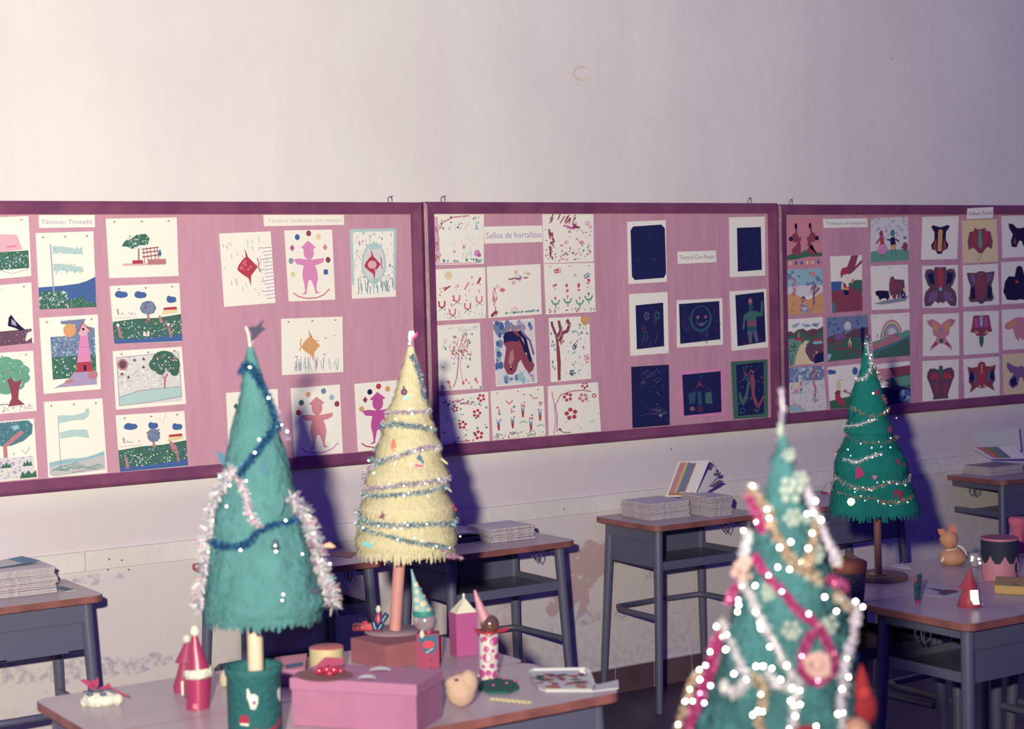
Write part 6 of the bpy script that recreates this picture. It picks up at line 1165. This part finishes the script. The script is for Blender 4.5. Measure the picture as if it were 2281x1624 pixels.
for i in range(13): u = i/12; zz_ = .036-.03*abs(u-.45)**1.6*2; R.append([Vector((-.16+.28*u, -.085, zz_)), Vector((-.16+.28*u, .085, zz_+.012))])
m.grid(R, covers[0]); m.grid([[a-Vector((0, 0, .006)), b-Vector((0, 0, .006))] for a, b in R], page); m.grid([[a, a-Vector((0, 0, .006))] for a, b in R], page); m.build('open_pages', t)
g3 = 'booklets in the two tall stacks on the middle wall desk'
za = stack(1536, 1150, .20, .19, 8, .0078, 'booklet in the left stack below the standing open booklet', 'booklets under the standing booklet', base_rz=.0)
zb = stack(1630, 1147, .11, .19, 10, .0075, 'booklet in the right hand stack with dark spine tapes on the middle wall desk', 'booklets with dark spine tapes')
# booklet standing open
P = on_z(1515, 1106, za); t = thing('standing_booklet', 'open booklet standing up on the tallest stack with a rainbow striped page', 'booklet', (P.x, P.y, za+.0003), -YAW)
def pt3(px, py, y=0): a, z = plane_pt(Vector((P.x, P.y, za+.0003)), px, py); return Vector((a, y, z))
def leaf(pts, ys, mt, name, th=.0012):
    q = [pt3(a[0], a[1], y_) for a, y_ in zip(pts, ys)]; q2 = [v+Vector((.0006, th, 0)) for v in q]; m = MB(); m.face(q, mt); m.face(q2[::-1], mt)
    for i in range(4): m.face([q[i], q[(i+1) % 4], q2[(i+1) % 4], q2[i]], mt)
    return m.build(name, t)
Cq = [(1482,1107),(1547,1107),(1582,1027),(1513,1030)]
leaf(Cq, [0, 0, .03, .03], mat('white_page', (.60, .57, .60), .7), 'front_page')
def uv(u, v, l): a = Vector(Cq[0]).lerp(Vector(Cq[1]), u).lerp(Vector(Cq[3]).lerp(Vector(Cq[2]), u), v); return pt3(a.x, a.y, .03*v-l)
for (u0, u1, v0, v1, c_, nm, l) in ((.07, .24, .06, .97, (.42, .17, .22), 'red_stripe', .001), (.24, .33, .1, .97, (.46, .34, .19), 'yellow_stripe', .001), (.33, .42, .12, .96, (.10, .22, .14), 'green_stripe', .001), (.38, .58, .14, .94, (.13, .14, .26), 'blue_stripe', .0013), (.07, .96, .05, .12, (.36, .14, .06), 'brown_border', .0015), (.58, .61, .12, .95, (.42, .15, .08), 'orange_stripe', .0015)):
    m = MB(); m.face([uv(u0, v0, l), uv(u1, v0, l), uv(u1, v1, l), uv(u0, v1, l)], mat(nm.replace('stripe', 'print').replace('border', 'print'), c_, .7)); m.build(nm, t)
for pts in ([(1550,1106),(1556,1103),(1600,1048),(1588,1034)], [(1552,1106),(1560,1103),(1606,1062),(1597,1052)], [(1554,1106),(1566,1103),(1611,1078),(1604,1068)]):
    leaf([pts[0], pts[1], pts[2], pts[3]], [.01, .012, .05, .05], mat('fanned_page', (.44, .42, .50), .8), 'fanned_pages')
for pts in ([(1578,1047),(1585,1031),(1590,1035),(1584,1048)], [(1590,1060),(1592,1054),(1607,1053),(1604,1061)], [(1580,1084),(1602,1070),(1613,1072),(1592,1086)]):
    leaf(pts, [.008]*4, spine, 'dark_corner')
I = It('white_cone', 'small white cone with red rim on the desk behind the far green tree', 'paper cone', 1848, 1098); I.lathe('cone', [(1072,1844,1850),(1080,1838,1854),(1095,1830,1862)], mat('grey_white_cone', (.45, .42, .46), .7)); I.lathe('rim', [(1094,1829,1864),(1098,1829,1866)], crimson)
stack(2236, 1058, .22, .20, 5, .0085, 'booklet in the stack on the farthest desk at the right edge', 'booklets on the farthest desk', dx=.13)
P = on_y(2230, 1022, -.17); P.z = DH+.0455; t = thing('open_folder', 'open booklet with raised sheet and striped page on the farthest desk', 'booklet', (P.x, P.y, DH+.0455), -YAW); base = Vector((P.x, P.y, DH+.0455))
def q3(px, py, y): a, z = plane_pt(base, px, py); return Vector((a, y, max(z, .001)))
m = MB(); q = [q3(2186, 998, .01), q3(2276, 1004, .01), q3(2276, 954, .05), q3(2170, 966, .05)]; m.face(q, mat('grey_white_paper', (.44, .44, .5))); m.face([v+Vector((0, .001, 0)) for v in reversed(q)], covers[0]); m.build('raised_sheet', t)
m = MB(); q = [q3(2200, 1020, -.05), q3(2280, 1019, -.05), q3(2262, 994, .01), q3(2164, 997, .01)]; m.face(q, covers[0]); m.face([v-Vector((0, 0, .001)) for v in reversed(q)], covers[0])
def uq(u, v): return q[0].lerp(q[1], u).lerp(q[3].lerp(q[2], u), v)+Vector((0, -.0006, .0006))
for (u0, u1, c_) in ((.10, .24, 'red_print'), (.24, .34, 'brown_print'), (.34, .46, 'green_print'), (.46, .60, 'blue_print')): m.face([uq(u0, .05), uq(u1, .05), uq(u1, .98), uq(u0, .98)], MATS[c_])
m.build('striped_page', t)
I = It('peach_paper', 'small peach folded paper on the shadowed desk between the two left trees', 'paper', 770, 1236)
m = MB(); fill(m, [flat_on(I.P, x_, y_, .002) for x_, y_ in ((735,1236),(752,1228),(796,1230),(780,1242))], mat('peach_card', (.5, .3, .2)), .001); m.build('folded_paper', I.t)
